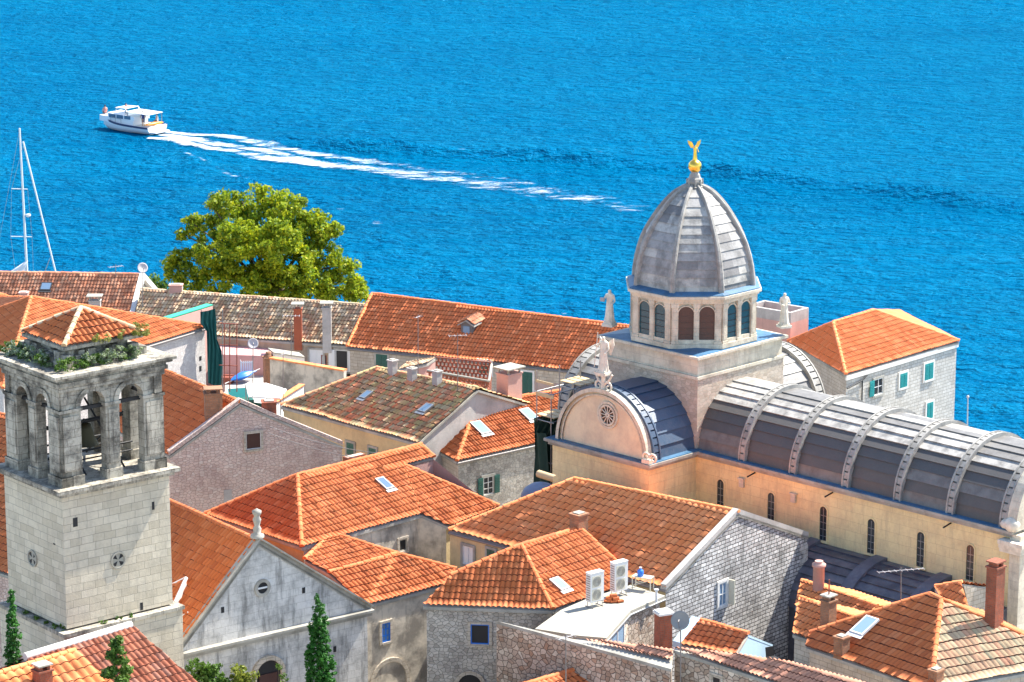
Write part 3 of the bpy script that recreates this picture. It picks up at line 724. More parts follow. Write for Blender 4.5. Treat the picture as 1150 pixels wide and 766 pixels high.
# L: big centre roof
ze = 12; E1 = U(230, 578, ze); E2 = U(339, 615, ze); A_ = U(473, 578, ze); pl = slope(E2, A_, 23); plL = pl
T = hit(334, 534.5, pl); Dp = hit(453, 523, pl); P1 = hit(487, 514, pl); P0 = hit(473, 500.5, pl); Bp = hit(505, 592, pl); Cp_ = hit(560, 569, pl)
hL = House('hipped_house', 'large house in the middle with broad orange hipped roof and one skylight', 'house', 4.5)
hL.build([[E2, A_, Dp, T], [T, Dp, P1, P0], [A_, Bp, Cp_, Dp], [E1, E2, T]], [E1, E2, A_, Bp, Cp_, P0, T], ORANGE, [YELP, DIRTP, YELP, PINKP], [(E2, T), (T, P0), (Dp, Cp_), (E1, T), (P0, P1)], wallidx=[0, 1, 1, 0, 3, 0, 0])
skylight(hL.roof, pl, 431, 546, .55, .95, METAL, GLASS)
wf = hL.wp(0); window(hL.root, wf, 252, 603, .9, .9, STONE, DARK, (0, 0), STONE)
wf = hL.wp(1); window(hL.root, wf, 477, 590, .25, .5, CONC, DARK, (0, 0), STONE); window(hL.root, wf, 452, 612, .5, .6, CONC, DARK, (0, 0), STONE)
pw_ = MB(); wfp = WF(U(456, 522, Dp.z), U(487, 514, Dp.z)); 
pA = Dp + V((0, 0, 0)); pB = P1
pw_.prism([pA - Z * .6, pB - Z * 1.2, pB - Z * .1, pA - Z * .05], (pB - pA).cross(Z).normalized() * -.15); part('parapet', pw_, PINKP, hL.root)
# M: church with gable front
a = U(201, 731, 10.5); b = U(413.5, 682, 10.5); pw = vplane(a, b); ap = hit(291, 609, pw); nn = pw[1] if pw[1].y > 0 else -pw[1]
Lm = 13.0; a_ = a + nn * Lm; b_ = b + nn * Lm; rr = ap + nn * Lm
hM = House('gabled_church', 'old church with pale stained gable front, round oculus and finial on its peak', 'church', 5)
hM.build([[a, ap, rr, a_], [ap, b, b_, rr]], [a, ap, b, b_, rr, a_], ORANGE, [CHURCH], [(ap + nn * .4, rr)], inset=.05, amp=.055, course=.4)
wf = hM.wp(0, 2); fn = MB()
for p, q, s in ((a, ap, -1), (b, ap, 1)):
    d = (q - p).normalized(); ext = p - d * .25
    fn.prism([ext - Z * .12, q - Z * .12, q + Z * .16, ext + Z * .16], -wf.n * .42)
    fn.prism([ext + Z * .165, q + Z * .165, q + Z * .26, ext + Z * .26], wf.n * .14)
for p in fn.v[:0]: pass
part('coping', fn, COPING, hM.root)
cn = MB(); u0, z0 = wf.at(202, 732); u1, z1 = wf.at(414, 683)
wf.box(cn, -.15, wf.len + .15, 10.12, 10.3, -.05, .22); wf.box(cn, -.2, wf.len + .2, 10.3, 10.42, -.05, .34); part('cornice', cn, COPING, hM.root)
def ring(mb, wf, u, z, r0, r1, o0, o1, n=24, m=0, ry=1.0):
    for k in range(n):
        t0, t1 = 2 * math.pi * k / n, 2 * math.pi * (k + 1) / n
        P = lambda r, t, o: wf.P(u + r * math.cos(t), z + r * ry * math.sin(t), o)
        mb.add([P(r0, t0, o1), P(r1, t0, o1), P(r1, t1, o1), P(r0, t1, o1), P(r1, t0, o0), P(r1, t1, o0), P(r0, t0, o0), P(r0, t1, o0)],
               [(0, 1, 2, 3), (1, 4, 5, 2), (0, 3, 7, 6)], m)
def disc(mb, wf, u, z, r, o, n=24, m=0, ry=1.0): mb.poly([wf.P(u + r * math.cos(2 * math.pi * k / n), z + r * ry * math.sin(2 * math.pi * k / n), o) for k in range(n)], m)
u, z = wf.at(294.5, 660); rg = MB(); ring(rg, wf, u, z, .27, .42, -.02, .07); o_ = part('oculus', rg, COPING, hM.root)
dd = MB(); disc(dd, wf, u, z, .28, .015); wf.box(dd, u - .25, u + .25, z - .04, z + .04, .01, .05, 1); part('pane', dd, [DARK, WHITE], o_)
for px, py in ((250, 685), (341, 663), (376, 729)): hole(hM.root, wf, px, py, .16, .28)
fi = MB(); fi.lathe(ap + Z * .2 - wf.n * .15, [(.32, 0), (.32, .12), (.16, .2), (.2, .42), (.12, .55), (.17, .75), (.2, .85), (.12, 1.0), (.2, 1.12), (.22, 1.25), (.08, 1.32), (.04, 1.36)], 12)
part('finial', fi, COPING, hM.root)
# portal arch
u, z = wf.at(300, 733); 
def arch_ring(mb, wf, u, zs, w, t, zb, o0, o1, n=14, m=0):
    r0 = w / 2; r1 = r0 + t
    for k in range(n):
        t0, t1 = math.pi * k / n, math.pi * (k + 1) / n
        P = lambda r, tt, o: wf.P(u + r * math.cos(tt), zs + r * math.sin(tt), o)
        mb.add([P(r0, t0, o1), P(r1, t0, o1), P(r1, t1, o1), P(r0, t1, o1), P(r1, t0, o0), P(r1, t1, o0), P(r0, t0, o0), P(r0, t1, o0)], [(0, 1, 2, 3), (1, 4, 5, 2), (0, 3, 7, 6)], m)
    for s in (-1, 1): wf.box(mb, min(u + s * r0, u + s * r1), max(u + s * r0, u + s * r1), zb, zs, o0, o1, m)
def arch_fill(mb, wf, u, zs, w, zb, o, n=12, m=0):
    r = w / 2; mb.poly([wf.P(u - r, zb, o), wf.P(u + r, zb, o)] + [wf.P(u + r * math.cos(math.pi * k / n), zs + r * math.sin(math.pi * k / n), o) for k in range(1, n)][0:0] + [wf.P(u + r * math.cos(math.pi * k / n), zs + r * math.sin(math.pi * k / n), o) for k in range(0, n + 1)], m)
uu, zt_ = wf.at(300, 739); pr_ = MB(); arch_ring(pr_, wf, uu, zt_ - .75, 1.35, .22, 5.5, -.02, .16); po = part('portal', pr_, STONE, hM.root)
pf = MB(); arch_fill(pf, wf, uu, zt_ - .75, 1.36, 5.5, .02); part('doorway', pf, DARK, po)
dw = MB(); wf.box(dw, uu - .45, uu + .5, 5.5, zt_ - .75, .03, .06); wf.box(dw, uu - .5, uu - .45, 5.5, zt_ - .7, .03, .12); part('door', dw, DBROWN, po)
# N: roofs right of the church
ze = 10.3; e1 = U(410, 680.5, ze); e2 = U(500, 657, ze); pl = slope(e1, e2, 22); n1 = hit(512, 640, pl); n2 = hit(446, 623, pl); n3 = hit(369, 644, pl)
hN = House('small_house', 'narrow house with black-stained wall and blue window beside the church front', 'house', 5)
hN.build([[e1, e2, n1, n2], [e1, n2, n3]], [e1, e2, n1, n2, n3], ORANGE, [DIRTP], [(n3, n2), (n2, n1)], per=.25)
wf = hN.wp(0); window(hN.root, wf, 433, 710, .5, .95, BLUE, PALEG, (1, 2), STONE, bw=.07)
ar = MB(); u, z = wf.at(437, 752); arch_ring(ar, wf, u, z - .6, 2.0, .2, 5.2, -.02, .08); ao = part('archway', ar, STONE, hN.root); af = MB(); arch_fill(af, wf, u, z - .6, 2.0, 5.2, .02); part('gate', af, DIRTP, ao)
nm3 = U(373, 600, n2.z + .7); pl1 = plane3(n3, n2 + Z * .02, nm3); nm4 = hit(342, 629, pl1); nB = hit(392, 590, pl1)
hN1 = House('small_house', 'small orange roof wedged between the church, the big hipped roof and the stained house', 'house', 5)
hN1.build([[nm4, n3, n2, nm3]], [nm4, n3, n2, nm3], ORANGE, [STONE], [(nm3, n2), (nm4, nm3)], inset=.1)
# O: hipped roof centre bottom
ze = 11.7; Lc = U(475, 680.5, ze); Fc = U(621, 685.5, ze); pl = slope(Lc, Fc, 24); T = hit(585.5, 613, pl); TL = hit(506, 647, pl); E3 = U(665, 670.5, ze); plR = plane3(Fc, E3, T)
R1 = hit(712, 655, plR); R2 = hit(694, 634, plR); R3 = hit(651, 594, plR)
hO = House('hipped_house', 'stone house with sharply hipped orange roof and blue framed window, left of the air conditioners', 'house', 5)
hO.build([[Lc, Fc, T, TL], [Fc, R1, R2, R3, T]], [Lc, Fc, R1, R2, R3, T, TL], ORANGE, [DRUB], [(Fc, T), (TL, T), (T, R3), (R3, R2)], per=.25)
skylight(hO.roof, plR, 627, 659, .6, .85, METAL, PALEG)
c = hit(650, 592, plR); chimney(hO.roof, c, .65, .6, zup(c, 575), BRICKB, R(45), 'slab')
wf = hO.wp(0); window(hO.root, wf, 539, 712, .85, .95, BLUE, DARK, (0, 0), STONE, bw=.05)
ar = MB(); u, z = wf.at(528, 757); arch_ring(ar, wf, u, z - .55, 1.1, .18, 5.2, -.02, .1); ao = part('archway', ar, STONE, hO.root); af = MB(); arch_fill(af, wf, u, z - .55, 1.1, 5.2, .02); part('doorway', af, DARK, ao)
# P: big gabled roof right of centre
ze = 12; e1 = U(504, 596, ze); e2 = U(748, 661.5, ze); pl = slope(e1, e2, 23); r1 = hit(645, 539, pl); r2 = hit(829.5, 576, pl); plP = pl
pw = vplane(e2, r2); gq = hit(908, 602, pw); b1 = mirror(e1, r1, r2)
hP = House('gabled_house', 'large orange roofed house with grey rubble gable and white window before the nave', 'house', 5)
hP.build([[e1, e2, r2, r1], [gq, b1, r1, r2]], [e1, e2, r2, gq, b1, r1], SALMON, [YELP, GRUB, GRUB, GRUB, YELP, YELP], [(r1, r2), (e1, r1)], wallidx=[0, 1, 1, 1, 0, 0], inset=.06, gutters=[(e1, e2)], per=.36, course=.47, amp=.06, lip=.038)
cg = MB(); wfg = hP.wp(1); 
for p, q in ((e2, r2), (r2, gq)): cg.prism([p - Z * .15, q - Z * .15, q + Z * .2, p + Z * .2], -wfg.n * .32)
part('verge', cg, GREYP, hP.root)
window(hP.root, wfg, 811, 667, .62, 1.15, WHITE, PALEG, (1, 1), WHITEP, bw=.06); q = MB(); u, z = wfg.at(811, 667); wfg.box(q, u + .46, u + .52, z - .6, z + .62, .05, .38); part('shutter', q, CREAM, hP.root)
cq = MB(); zc_ = 5.0; k = 0
while zc_ < gq.z - .4:
    w_ = .38 if k % 2 else .62; wfg.box(cq, wfg.len * 0 + (gq - e2).dot(wfg.d) - w_ - .02, (gq - e2).dot(wfg.d) - .02, zc_, zc_ + .3, -.04, .05); zc_ += .34; k += 1
part('quoins', cq, STONEG, hP.root)
wf = hP.wp(0); window(hP.root, wf, 526, 624, .7, .95, WHITE, WHITE, (1, 0), COPING); window(hP.root, wf, 552, 626, .5, .8, GREEN, GREEN, (0, 0), COPING, 'closed', GREEN)
# Q: flat roof with air conditioners
zq = 11.85; qp = [U(x, y, zq) for x, y in ((601, 706), (630, 685), (659, 672.5), (708, 657), (747, 669), (708, 686), (681, 716.5), (647, 713.5))]
hQ = thing('flat_roofed_annex', 'low annex with pale concrete flat roof between the hipped house and grey gable', 'building', U(665, 690, 5))
f = MB(); f.prism(qp, -Z * .16); part('roof', f, CONC, hQ)
f = MB(); cen = sum(qp, V((0, 0, 0))) / 8; f.prism([p + (cen - p) * .08 - Z * .16 for p in qp], -Z * 6); part('wall', f, BRUB, hQ)
wf = WF(qp[5] + (cen - qp[5]) * .08, qp[6] + (cen - qp[6]) * .08)
for k in range(3):
    u = wf.len * (.2 + .3 * k); f = MB(); wf.box(f, u, u + .06, 9.9, 11.6, .0, .06); wf.box(f, u, u + wf.len * .28, 11.53, 11.6, .0, .05); o_ = part('window', f, WHITE, hQ)
    f = MB(); wf.box(f, u + .06, u + wf.len * .28, 9.9, 11.53, -.02, .02); part('pane', f, [PALEG, PALEG, GREEN][k], o_)
f = MB()
for i in (5, 6): f.tube(qp[i] - Z * .2, qp[(i + 1) % 8] - Z * .2, .05)
f.tube(qp[4] - Z * .2, qp[5] - Z * .2, .05); part('gutter', f, METAL, hQ)
# T: two low lean-to roofs with scalloped edge over rubble walls
def leanto(label, pts, z, deg, tmat, wmat, g=5):
    e1 = U(*pts[0], z); e2 = U(*pts[1], z); pl = slope(e1, e2, deg); top = [hit(x, y, pl) for x, y in pts[2:]]
    h = House('lean_to', label, 'outbuilding', g); f = [e1, e2] + top; h.build([f], f, tmat, [wmat], [], inset=.08, per=.22); h.pl = pl; return h
PALESAL = tile_mat('tile_pale_salmon', [(.66, .30, .19), (.70, .34, .22), (.62, .27, .16)], .1)
hT1 = leanto('low pale salmon lean-to roof over dark rubble, in front of the flat roof', [(556, 696), (754, 750.5), (757, 728), (685, 722), (643, 716.5)], 12.0, 13, PALESAL, BRUB)
hT2 = leanto('low pale salmon lean-to roof over rubble at the bottom, right of the brick chimney', [(756, 729), (962, 797), (1000, 776), (887, 744), (827, 736)], 12.4, 14, PALESAL, BRUB)
wf = hT2.wp(0); window(hT2.root, wf, 805, 766, .5, .5, STONE, DARK, (0, 0), STONE)
# U
e1 = U(560, 848, 9.3); e2 = U(740, 790, 9.3); pl = slope(e1, e2, 24); r1 = hit(565, 777, pl); r2 = hit(684, 742.5, pl)
hU = House('small_house', 'little orange roof with dark blue verge at the bottom edge of the view', 'house', 5)
b1, b2 = mirror(e1, r1, r2), mirror(e2, r1, r2); hU.build([[e1, e2, r2, r1], [b2, b1, r1, r2]], [e1, e2, r2, b2, b1, r1], ORANGE, [BRUB], [(r1, r2)], per=.28, course=.4)
f = MB(); f.prism([e2 - Z * .15, r2 - Z * .15, r2 + Z * .1, e2 + Z * .1], (e2 - e1).normalized() * .12); part('verge', f, plain('navy', (.02, .05, .13)), hU.roof)
# V: bottom left roofs
zr = 14.7; r1 = U(28, 739, zr); r2 = U(147, 703, zr); e2 = U(250, 793, zr - 2.6); e1 = U(120, 836, zr - 2.6); 
hV = House('gabled_house', 'dark red tiled house with whitewashed ridge in front of the bell tower', 'house', 5)
b1, b2 = mirror(e1, r1, r2), mirror(e2, r1, r2); hV.build([[e1, e2, r2, r1], [b2, b1, r1, r2]], [e1, e2, r2, b2, b1, r1], DARKRED, [STONE], [], per=.27)
f = MB(); f.tube(r1 + Z * .05, r2 + Z * .05, .17, .17, 8); f.prism([r1 + Z * .0, r2, r2 + (b2 - r2) * .18 + Z * .12, r1 + (b1 - r1) * .18 + Z * .12], Z * .08); part('ridge', f, WHITEP, hV.roof)
zr = 14.9; r1 = U(-25, 765, zr); r2 = U(84, 731.5, zr); e2 = U(165, 802, zr - 2); e1 = U(50, 838, zr - 2)
hV2 = House('gabled_house', 'salmon roofed house with large tiles and small red chimney in the bottom left corner', 'house', 5)
b1, b2 = mirror(e1, r1, r2), mirror(e2, r1, r2); hV2.build([[e1, e2, r2, r1], [b2, b1, r1, r2]], [e1, e2, r2, b2, b1, r1], SALMON, [STONE], [(r1, r2)], per=.42, course=.5, amp=.07)
c = U(48, 766, 14.5); chimney(hV2.roof, c, .6, .55, zup(c, 750), BRICK, R(40), 'pots', CONC)
# W: bottom right
ze = 11.4; e1 = U(905, 727, ze); e2 = U(1045, 775, ze); pl = slope(e1, e2, 24); T = hit(1044, 668, pl); T2 = hit(1057, 674.5, pl); Lr = hit(909, 712, pl); Rc = U(1215, 744, ze); plW = pl
hW = House('hipped_house', 'orange hipped roof with open framed skylight filling the bottom right corner', 'house', 5)
bk = T2 + V((2.5, 4.5, 0)); bk.z = ze; bk2 = Lr + V((1.0, 1.2, -.5))
hW.build([[e1, e2, T2, T, Lr], [e2, Rc, T2], [Rc, bk, T2]], [e1, e2, Rc, bk, T2, T, Lr], ORANGE, [STONE], [(Lr, T), (T, T2), (e2, T2), (T2, Rc)], per=.25, course=.5, lip=.06, amp=.02, facemat={1: 2}, extra=[tile_mat('tile_pale_moss', [(.60, .34, .20), (.58, .42, .26), (.62, .30, .18), (.44, .38, .24), (.60, .38, .22)], .2)])
# the paler right side
skylight(hW.roof, pl, 972, 706, .75, 1.2, WHITE, PALEG)
plWr = plane3(e2, Rc, T2)
c = hit(1116, 702, plWr); chimney(hW.roof, c, .62, .55, zup(c, 634), BRICK, R(45), 'pots', BRICK, 1.0)
c = hit(945, 735, pl); chimney(hW.roof, c, .5, .5, zup(c, 713), BRICKB, R(45), 'slab', None, .15)
c = hit(1051, 765, plWr); chimney(hW.roof, c, .5, .45, zup(c, 750), BRICKB, R(45), 'slab')
def strip(label, epx, rpx, ze, deg, tmat, wmat=STONE, name='small_house'):
    e1 = U(*epx[0], ze); e2 = U(*epx[1], ze); pl = slope(e1, e2, deg); r1 = hit(*rpx[0], pl); r2 = hit(*rpx[1], pl); b1, b2 = mirror(e1, r1, r2), mirror(e2, r1, r2)
    h = House(name, label, 'house', 4.5); h.build([[e1, e2, r2, r1], [b2, b1, r1, r2]], [e1, e2, r2, b2, b1, r1], tmat, [wmat], [(r1, r2)], inset=.1); h.pl = pl; return h
hW2 = strip('narrow salmon roof under the cathedral aisle, with round pink chimney', [(893, 682), (968, 706)], [(900, 653), (985, 682)], 10.6, 16, SALMON)
c = hit(919, 664, hW2.pl); f = MB(); f.lathe(c - Z * .5, [(.27, 0), (.27, 1.7), (.33, 1.72), (.33, 1.85), (.2, 1.9), (.2, 2.0)], 12); part('chimney', f, PINKP, hW2.roof)
hW3 = strip('narrow orange roof with brick chimney and pole behind the bottom right house', [(890, 712), (935, 727)], [(898, 672), (965, 697)], 11.0, 17, SALMON)
c = hit(930, 703, hW3.pl); ch = chimney(hW3.roof, c, .55, .5, zup(c, 672), BRICKB, R(45), 'pots', CONC); f = MB(); f.tube(V((c.x, c.y, zup(c, 672))), V((c.x, c.y, zup(c, 651))), .035); part('flue', f, RUST, ch)
hW4 = strip('small pinkish roof end rising behind the bottom right ridge beside the red chimney', [(1062, 682), (1092, 694)], [(1050, 660), (1080, 655)], 11.4, 30, SALMON)
# terrace bottom right
tz = 9.6; f = MB(); f.prism([U(x, y, tz) for x, y in ((884, 752), (905, 728), (1010, 768), (1000, 790), (940, 790))], -Z * 5)
hTe = thing('roof_terrace', 'grey paved terrace with long concrete parapet at the bottom, beside the hipped roof', 'terrace', U(950, 760, 4.5)); part('floor', f, GREYP, hTe)
pA, pB = U(899, 729, tz + .5), U(1012, 768, tz + .5); f = MB(); f.prism([pA, pB, pB + (e2 - e1).cross(Z).normalized() * -.35, pA + (e2 - e1).cross(Z).normalized() * -.35], -Z * 1.4); part('parapet', f, CONC, hTe)
f = MB(); f.box(U(954, 762, tz), .7, .5, .35, R(45)); f.box(U(954, 762, tz + .35), .8, .6, .06, R(45), 1); part('vent_box', f, [BRICK, WHITEP], hTe)
# S: little roof with pale blue walls
z_ = 11.0; e1 = U(765, 724.5, z_); e2 = U(826, 736.5, z_); pl = slope(e1, e2, 22); r1 = hit(786.5, 697.5, pl); r2 = hit(840, 713, pl)
hS = House('small_house', 'tiny red tiled roof with pale blue walls below the grey rubble gable', 'house', 5)
gq2 = hit(868, 724, vplane(e2, r2)); b1 = mirror(e1, r1, r2)
hS.build([[e1, e2, r2, r1]], [e1, e2, r2, gq2, b1, r1], RED, [LBLUE], [(r1, r2)], inset=.02, per=.3, course=.36)
f = MB(); f.prism([r2, gq2, b1, r1], -Z * .1); f.prism([e1 - (r2 - r1).normalized() * .45 + Z * .1, e1 + Z * .1, r1 + Z * .14, r1 - (r2 - r1).normalized() * .45 + Z * .14], -Z * .5); part('verge', f, LBLUE, hS.roof)
# X: stone house right of the dome
ze = 9; Fc = U(950, 421, ze); Rc = U(1077, 383.5, ze); Lc = U(885, 384, ze); pl = slope(Fc, Rc, 22); T1 = hit(935.5, 363, pl); T2 = hit(981, 349, pl)
hX = House('stone_house', 'stone house with hipped red roof and teal shutters by the sea right of the dome', 'house', 1.6)
Bx = Rc + (Lc - Fc)
hX.build([[Fc, Rc, T2, T1], [Lc, Fc, T1], [Bx, Lc, T1, T2], [Rc, Bx, T2]], [Fc, Rc, Bx, Lc], RED, [STONEG, STONE], [(T1, T2), (Fc, T1), (T2, Rc), (Lc, T1)], wallidx=[0, 0, 0, 1], per=.22, inset=.15)
wf = hX.wp(0); f = MB(); wf.box(f, -.1, wf.len + .1, 8.62, 8.9, -.02, .1); part('cornice', f, WHITEP, hX.root)
window(hX.root, wf, 986, 434, .95, 1.05, WHITE, DARK, (1, 1), COPING, 'open', TEAL, open_sides=(-1,))
window(hX.root, wf, 1014, 427, .8, .95, COPING, TEAL, (0, 0), WHITEP, 'closed', TEAL)
window(hX.root, wf, 1042.5, 417, .95, 1.1, COPING, TEAL, (0, 0), WHITEP, 'closed', TEAL)
window(hX.root, wf, 1043.5, 461, .7, 1.1, COPING, TEAL, (0, 0), WHITEP, 'closed', TEAL)
f = MB(); u, z = wf.at(967, 432); f.tube(wf.P(u, 1.8, .1), wf.P(u, z + .3, .1), .045); f.tube(wf.P(u, z + .3, .1), wf.P(u + .5, z + .55, .1), .045); f.tube(wf.P(u, z + .3, .1), wf.P(0, z + .05, .1), .045); part('downpipe', f, DARK, hX.root)
# Y: pink terrace building behind the crossing
zt = 10.2; c1, c2 = U(888, 363, zt), U(908, 357, zt); bv = U(858, 348.5, zt) - c2
f = MB(); f.prism([c1, c2, c2 + bv, c1 + bv], -Z * 8.5)
hY = thing('pink_building', 'flat topped pink building with terrace behind the right statue', 'building', loopz(c1, 1.6)); part('wall', f, PINKP, hY)
f = MB(); ux = (c2 - c1).normalized(); uy = bv.normalized(); l1 = (c2 - c1).length; l2 = bv.length
c0 = V(c1); f.obox(c0, ux * l1, uy * .2, Z * .7); f.obox(c0 + ux * (l1 - .2) + uy * .2, ux * .2, uy * (l2 - .4), Z * .7); f.obox(c0 + uy * .2, ux * .2, uy * (l2 - .4), Z * .7); f.obox(c0 + uy * (l2 - .2), ux * l1, uy * .2, Z * .7)
part('parapet', f, GREYP, hY)
#@@CATHEDRAL
# ------------------------------------------------------------------ CATHEDRAL
SLAB = [plaster('stone_slab_%s' % k, c, (.11, .105, .10), .65, 1.2, .75, .6) for k, c in (('pale', (.48, .46, .42)), ('mid', (.33, .32, .31)), ('dark', (.22, .21, .205)), ('bright', (.58, .56, .50)))]
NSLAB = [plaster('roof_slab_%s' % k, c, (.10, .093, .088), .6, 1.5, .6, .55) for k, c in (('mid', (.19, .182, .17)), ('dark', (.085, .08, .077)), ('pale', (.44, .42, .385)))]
RIBM = plaster('stone_rib', (.36, .345, .315), (.17, .16, .145), .65, 2.0, .5, .7)
BLUESLAB = [plaster('blue_slab', (.05, .09, .15), (.11, .13, .17), .5, 1.4, .5, .45), plaster('blue_slab_dark', (.035, .065, .12), (.03, .04, .07), .5, 1.4, .5, .45)]
PLAT = plaster('shade_blue_lead_flat', (.05, .15, .27), (.02, .05, .09), .5, 1.4, .2, .5)  # lead, with the bluish shade on the platform top put into its colour
O_ = V((9.46, 149.45, 0)); u1 = V((.70711, -.70711, 0)); u2 = V((.70711, .70711, 0)); GC = 3.0
def CP(a, c, z): return O_ + u1 * a + u2 * c + Z * z
cat = thing('cathedral', 'large pale stone cathedral with ribbed grey dome and barrel vaulted stone roofs', 'cathedral', CP(-3.4, 3.4, GC))
def cbox(mb, a0, a1, c0, c1, z0, z1, m=0): mb.obox(CP(a0, c0, z0), u1 * (a1 - a0), u2 * (c1 - c0), Z * (z1 - z0), m)
f = MB()
cbox(f, 0, 19.7, 0, 6.6, GC, 13.75, 0); cbox(f, -6.8, 0, -3.6, 10.4, GC, 13.75, 0); cbox(f, -9.6, -6.8, .05, 6.55, GC, 13.75, 0)
part('wall', f, CATH, cat)
f = MB(); cbox(f, -6.8, 0, 0, 6.8, 13.75, 17.86, 0); part('crossing_tower', f, [CATHR], cat)
f = MB(); cbox(f, -6.72, -.08, .08, 6.72, 17.95, 18.86, 0); cbox(f, -6.86, .06, -.06, 6.86, 17.80, 17.95, 0); cbox(f, -6.95, .15, -.15, 6.95, 18.86, 19.0, 0); band = part('parapet', f, CATHW, cat)
f = MB(); 
tp = [CP(-6.8, 0, 19.004), CP(0, 0, 19.004), CP(0, 6.8, 19.004), CP(-6.8, 6.8, 19.004)]; cc = CP(-3.4, 3.4, 19.35)
for i in range(4): f.poly([tp[i], tp[(i + 1) % 4], cc])
part('lead_flat', f, PLAT, cat)
# cornices
f = MB()
cbox(f, -.0, 19.9, -.32, 6.92, 13.98, 14.12); cbox(f, 0, 19.8, -.16, 6.76, 13.8, 13.98)
cbox(f, -7.12, .32, -3.95, 10.75, 13.98, 14.123); cbox(f, -6.96, .16, -3.78, 10.58, 13.8, 13.975)
part('cornice', f, COPING, cat)
f = MB(); cbox(f, .4, 19.7, -.26, 6.8, 14.125, 14.16); cbox(f, -7.0, .25, -3.85, 10.6, 14.126, 14.165); part('gutter_lead', f, PLAT, cat)
def barrel(mb, org, ax, lat, r, rz, z0, L, nc=10, mats=(0,), bays=(), low_shade=False):
    # org = CP at the middle of the springing line at start; slabs lie in courses like big clapboards
    cuts = [0] + list(bays) + [L]
    for bi in range(len(cuts) - 1):
        s0, s1 = cuts[bi], cuts[bi + 1]
        for k in range(2 * nc):
            t0, t1 = math.pi * k / (2 * nc), math.pi * (k + 1) / (2 * nc)
            up_ = k < nc
            ta, tb = (t0, t1) if up_ else (t1, t0)
            def P(t, e, s): return org + lat * (-(r + e) * math.cos(t)) + Z * (z0 + (rz + e) * math.sin(t)) + ax * s
            m = random.choice(mats) if not low_shade else (random.choice((1, 1, 1, 0)) if k < nc * .55 else random.choice((0, 2, 2))); jo = random.uniform(0, .02)  # shade of the low front courses put into darker slabs, paler above
            a, b, c_, d = P(ta, .075 + jo, s0), P(ta, .075 + jo, s1), P(tb, .015, s1), P(tb, .015, s0)
            if k in (nc - 1, nc): c_, d = P(tb, .03, s1), P(tb, .03, s0)
            q = [a, b, c_, d]; 
            mb.add(q, [(0, 1, 2, 3)], m)
            mb.add([P(ta, 0, s0), P(ta, 0, s1), b, a], [(0, 1, 2, 3)], m)
            mb.add([P(ta, .0, s0), P(ta, .075 + jo, s0), P(tb, .015, s0), P(tb, 0, s0)], [(0, 1, 2, 3)], m)
            mb.add([P(ta, .0, s1), P(ta, .075 + jo, s1), P(tb, .015, s1), P(tb, 0, s1)], [(0, 1, 2, 3)], m)
def arc_band(mb, org, ax, lat, r0, r1, z0, k_, s0, s1, t0=0.0, t1=math.pi, n=28, m=0):
    # ring segment between radii r0,r1 (k_ = vertical squash), from s0 to s1 along ax
    def P(r, t, s): return org + lat * (-r * math.cos(t)) + Z * (z0 + r * k_ * math.sin(t)) + ax * s
    for i in range(n):
        a, b = t0 + (t1 - t0) * i / n, t0 + (t1 - t0) * (i + 1) / n
        v = [P(r0, a, s0), P(r1, a, s0), P(r1, b, s0), P(r0, b, s0), P(r0, a, s1), P(r1, a, s1), P(r1, b, s1), P(r0, b, s1)]
        fs = [(0, 1, 2, 3), (4, 7, 6, 5), (1, 5, 6, 2)]
        if i == 0: fs.append((0, 4, 5, 1))
        if i == n - 1: fs.append((3, 2, 6, 7))
        mb.add(v, fs, m)
def rib(parent, org, ax, lat, r, z0, k_, s, w=.44, matr=None, rung=None, name='rib', t0=0.0, t1=math.pi):
    f = MB(); e = .09
    arc_band(f, org, ax, lat, r - .05, r + .24, z0, k_, s - w / 2, s - w / 2 + e, t0, t1); arc_band(f, org, ax, lat, r - .05, r + .24, z0, k_, s + w / 2 - e, s + w / 2, t0, t1)
    arc_band(f, org, ax, lat, r - .05, r + .11, z0, k_, s - w / 2 + e, s + w / 2 - e, t0, t1, m=1)
    nn = int(r * (t1 - t0) / .36)
    for k in range(nn):
        t = t0 + (t1 - t0) * (k + .5) / nn; dt = .045 * 3.2 / r
        arc_band(f, org, ax, lat, r + .10, r + .20, z0, k_, s - w / 2 + e, s + w / 2 - e, t - dt, t + dt, n=1)
    return part(name, f, [matr or RIBM, rung or SLAB[2]], parent)
# nave
no = CP(0, 3.3, 0); f = MB()
bays = [3.07, 6.4, 9.75, 12.95, 16.1]
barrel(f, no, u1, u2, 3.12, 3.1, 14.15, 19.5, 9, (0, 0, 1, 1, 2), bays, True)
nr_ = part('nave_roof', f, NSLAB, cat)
for s in bays: rib(nr_, no, u1, u2, 3.15, 14.15, .99, s)
rib(nr_, no, u1, u2, 3.15, 14.15, .99, 19.2)
# west front rising above the roof, with a rounded top
f = MB(); pts = [CP(19.5, 3.3, 0) + u2 * (-3.5 * math.cos(math.pi * k / 28)) + Z * (14.13 + 3.45 * math.sin(math.pi * k / 28)) for k in range(29)]
f.prism(pts, u1 * .55); cbox(f, 19.701, 20.3, -.15, 6.75, GC, 13.97)
part('west_front', f, CATHW, cat)
f = MB()
for k in range(3): cbox(f, 19.3 - .0 * k, 20.5 + .1 * k, -.42 - .08 * k, .7, 13.1 + .2 * k, 13.3 + .2 * k)
f.lathe(CP(19.75, -.1, 14.1), [(.2, 0), (.34, .15), (.4, .35), (.3, .55), (.12, .66)], 10); f.lathe(CP(19.35, -.0, 14.1), [(.15, 0), (.26, .12), (.3, .28), (.2, .42), (.05, .5)], 10)
part('volute', f, STATUE, cat)
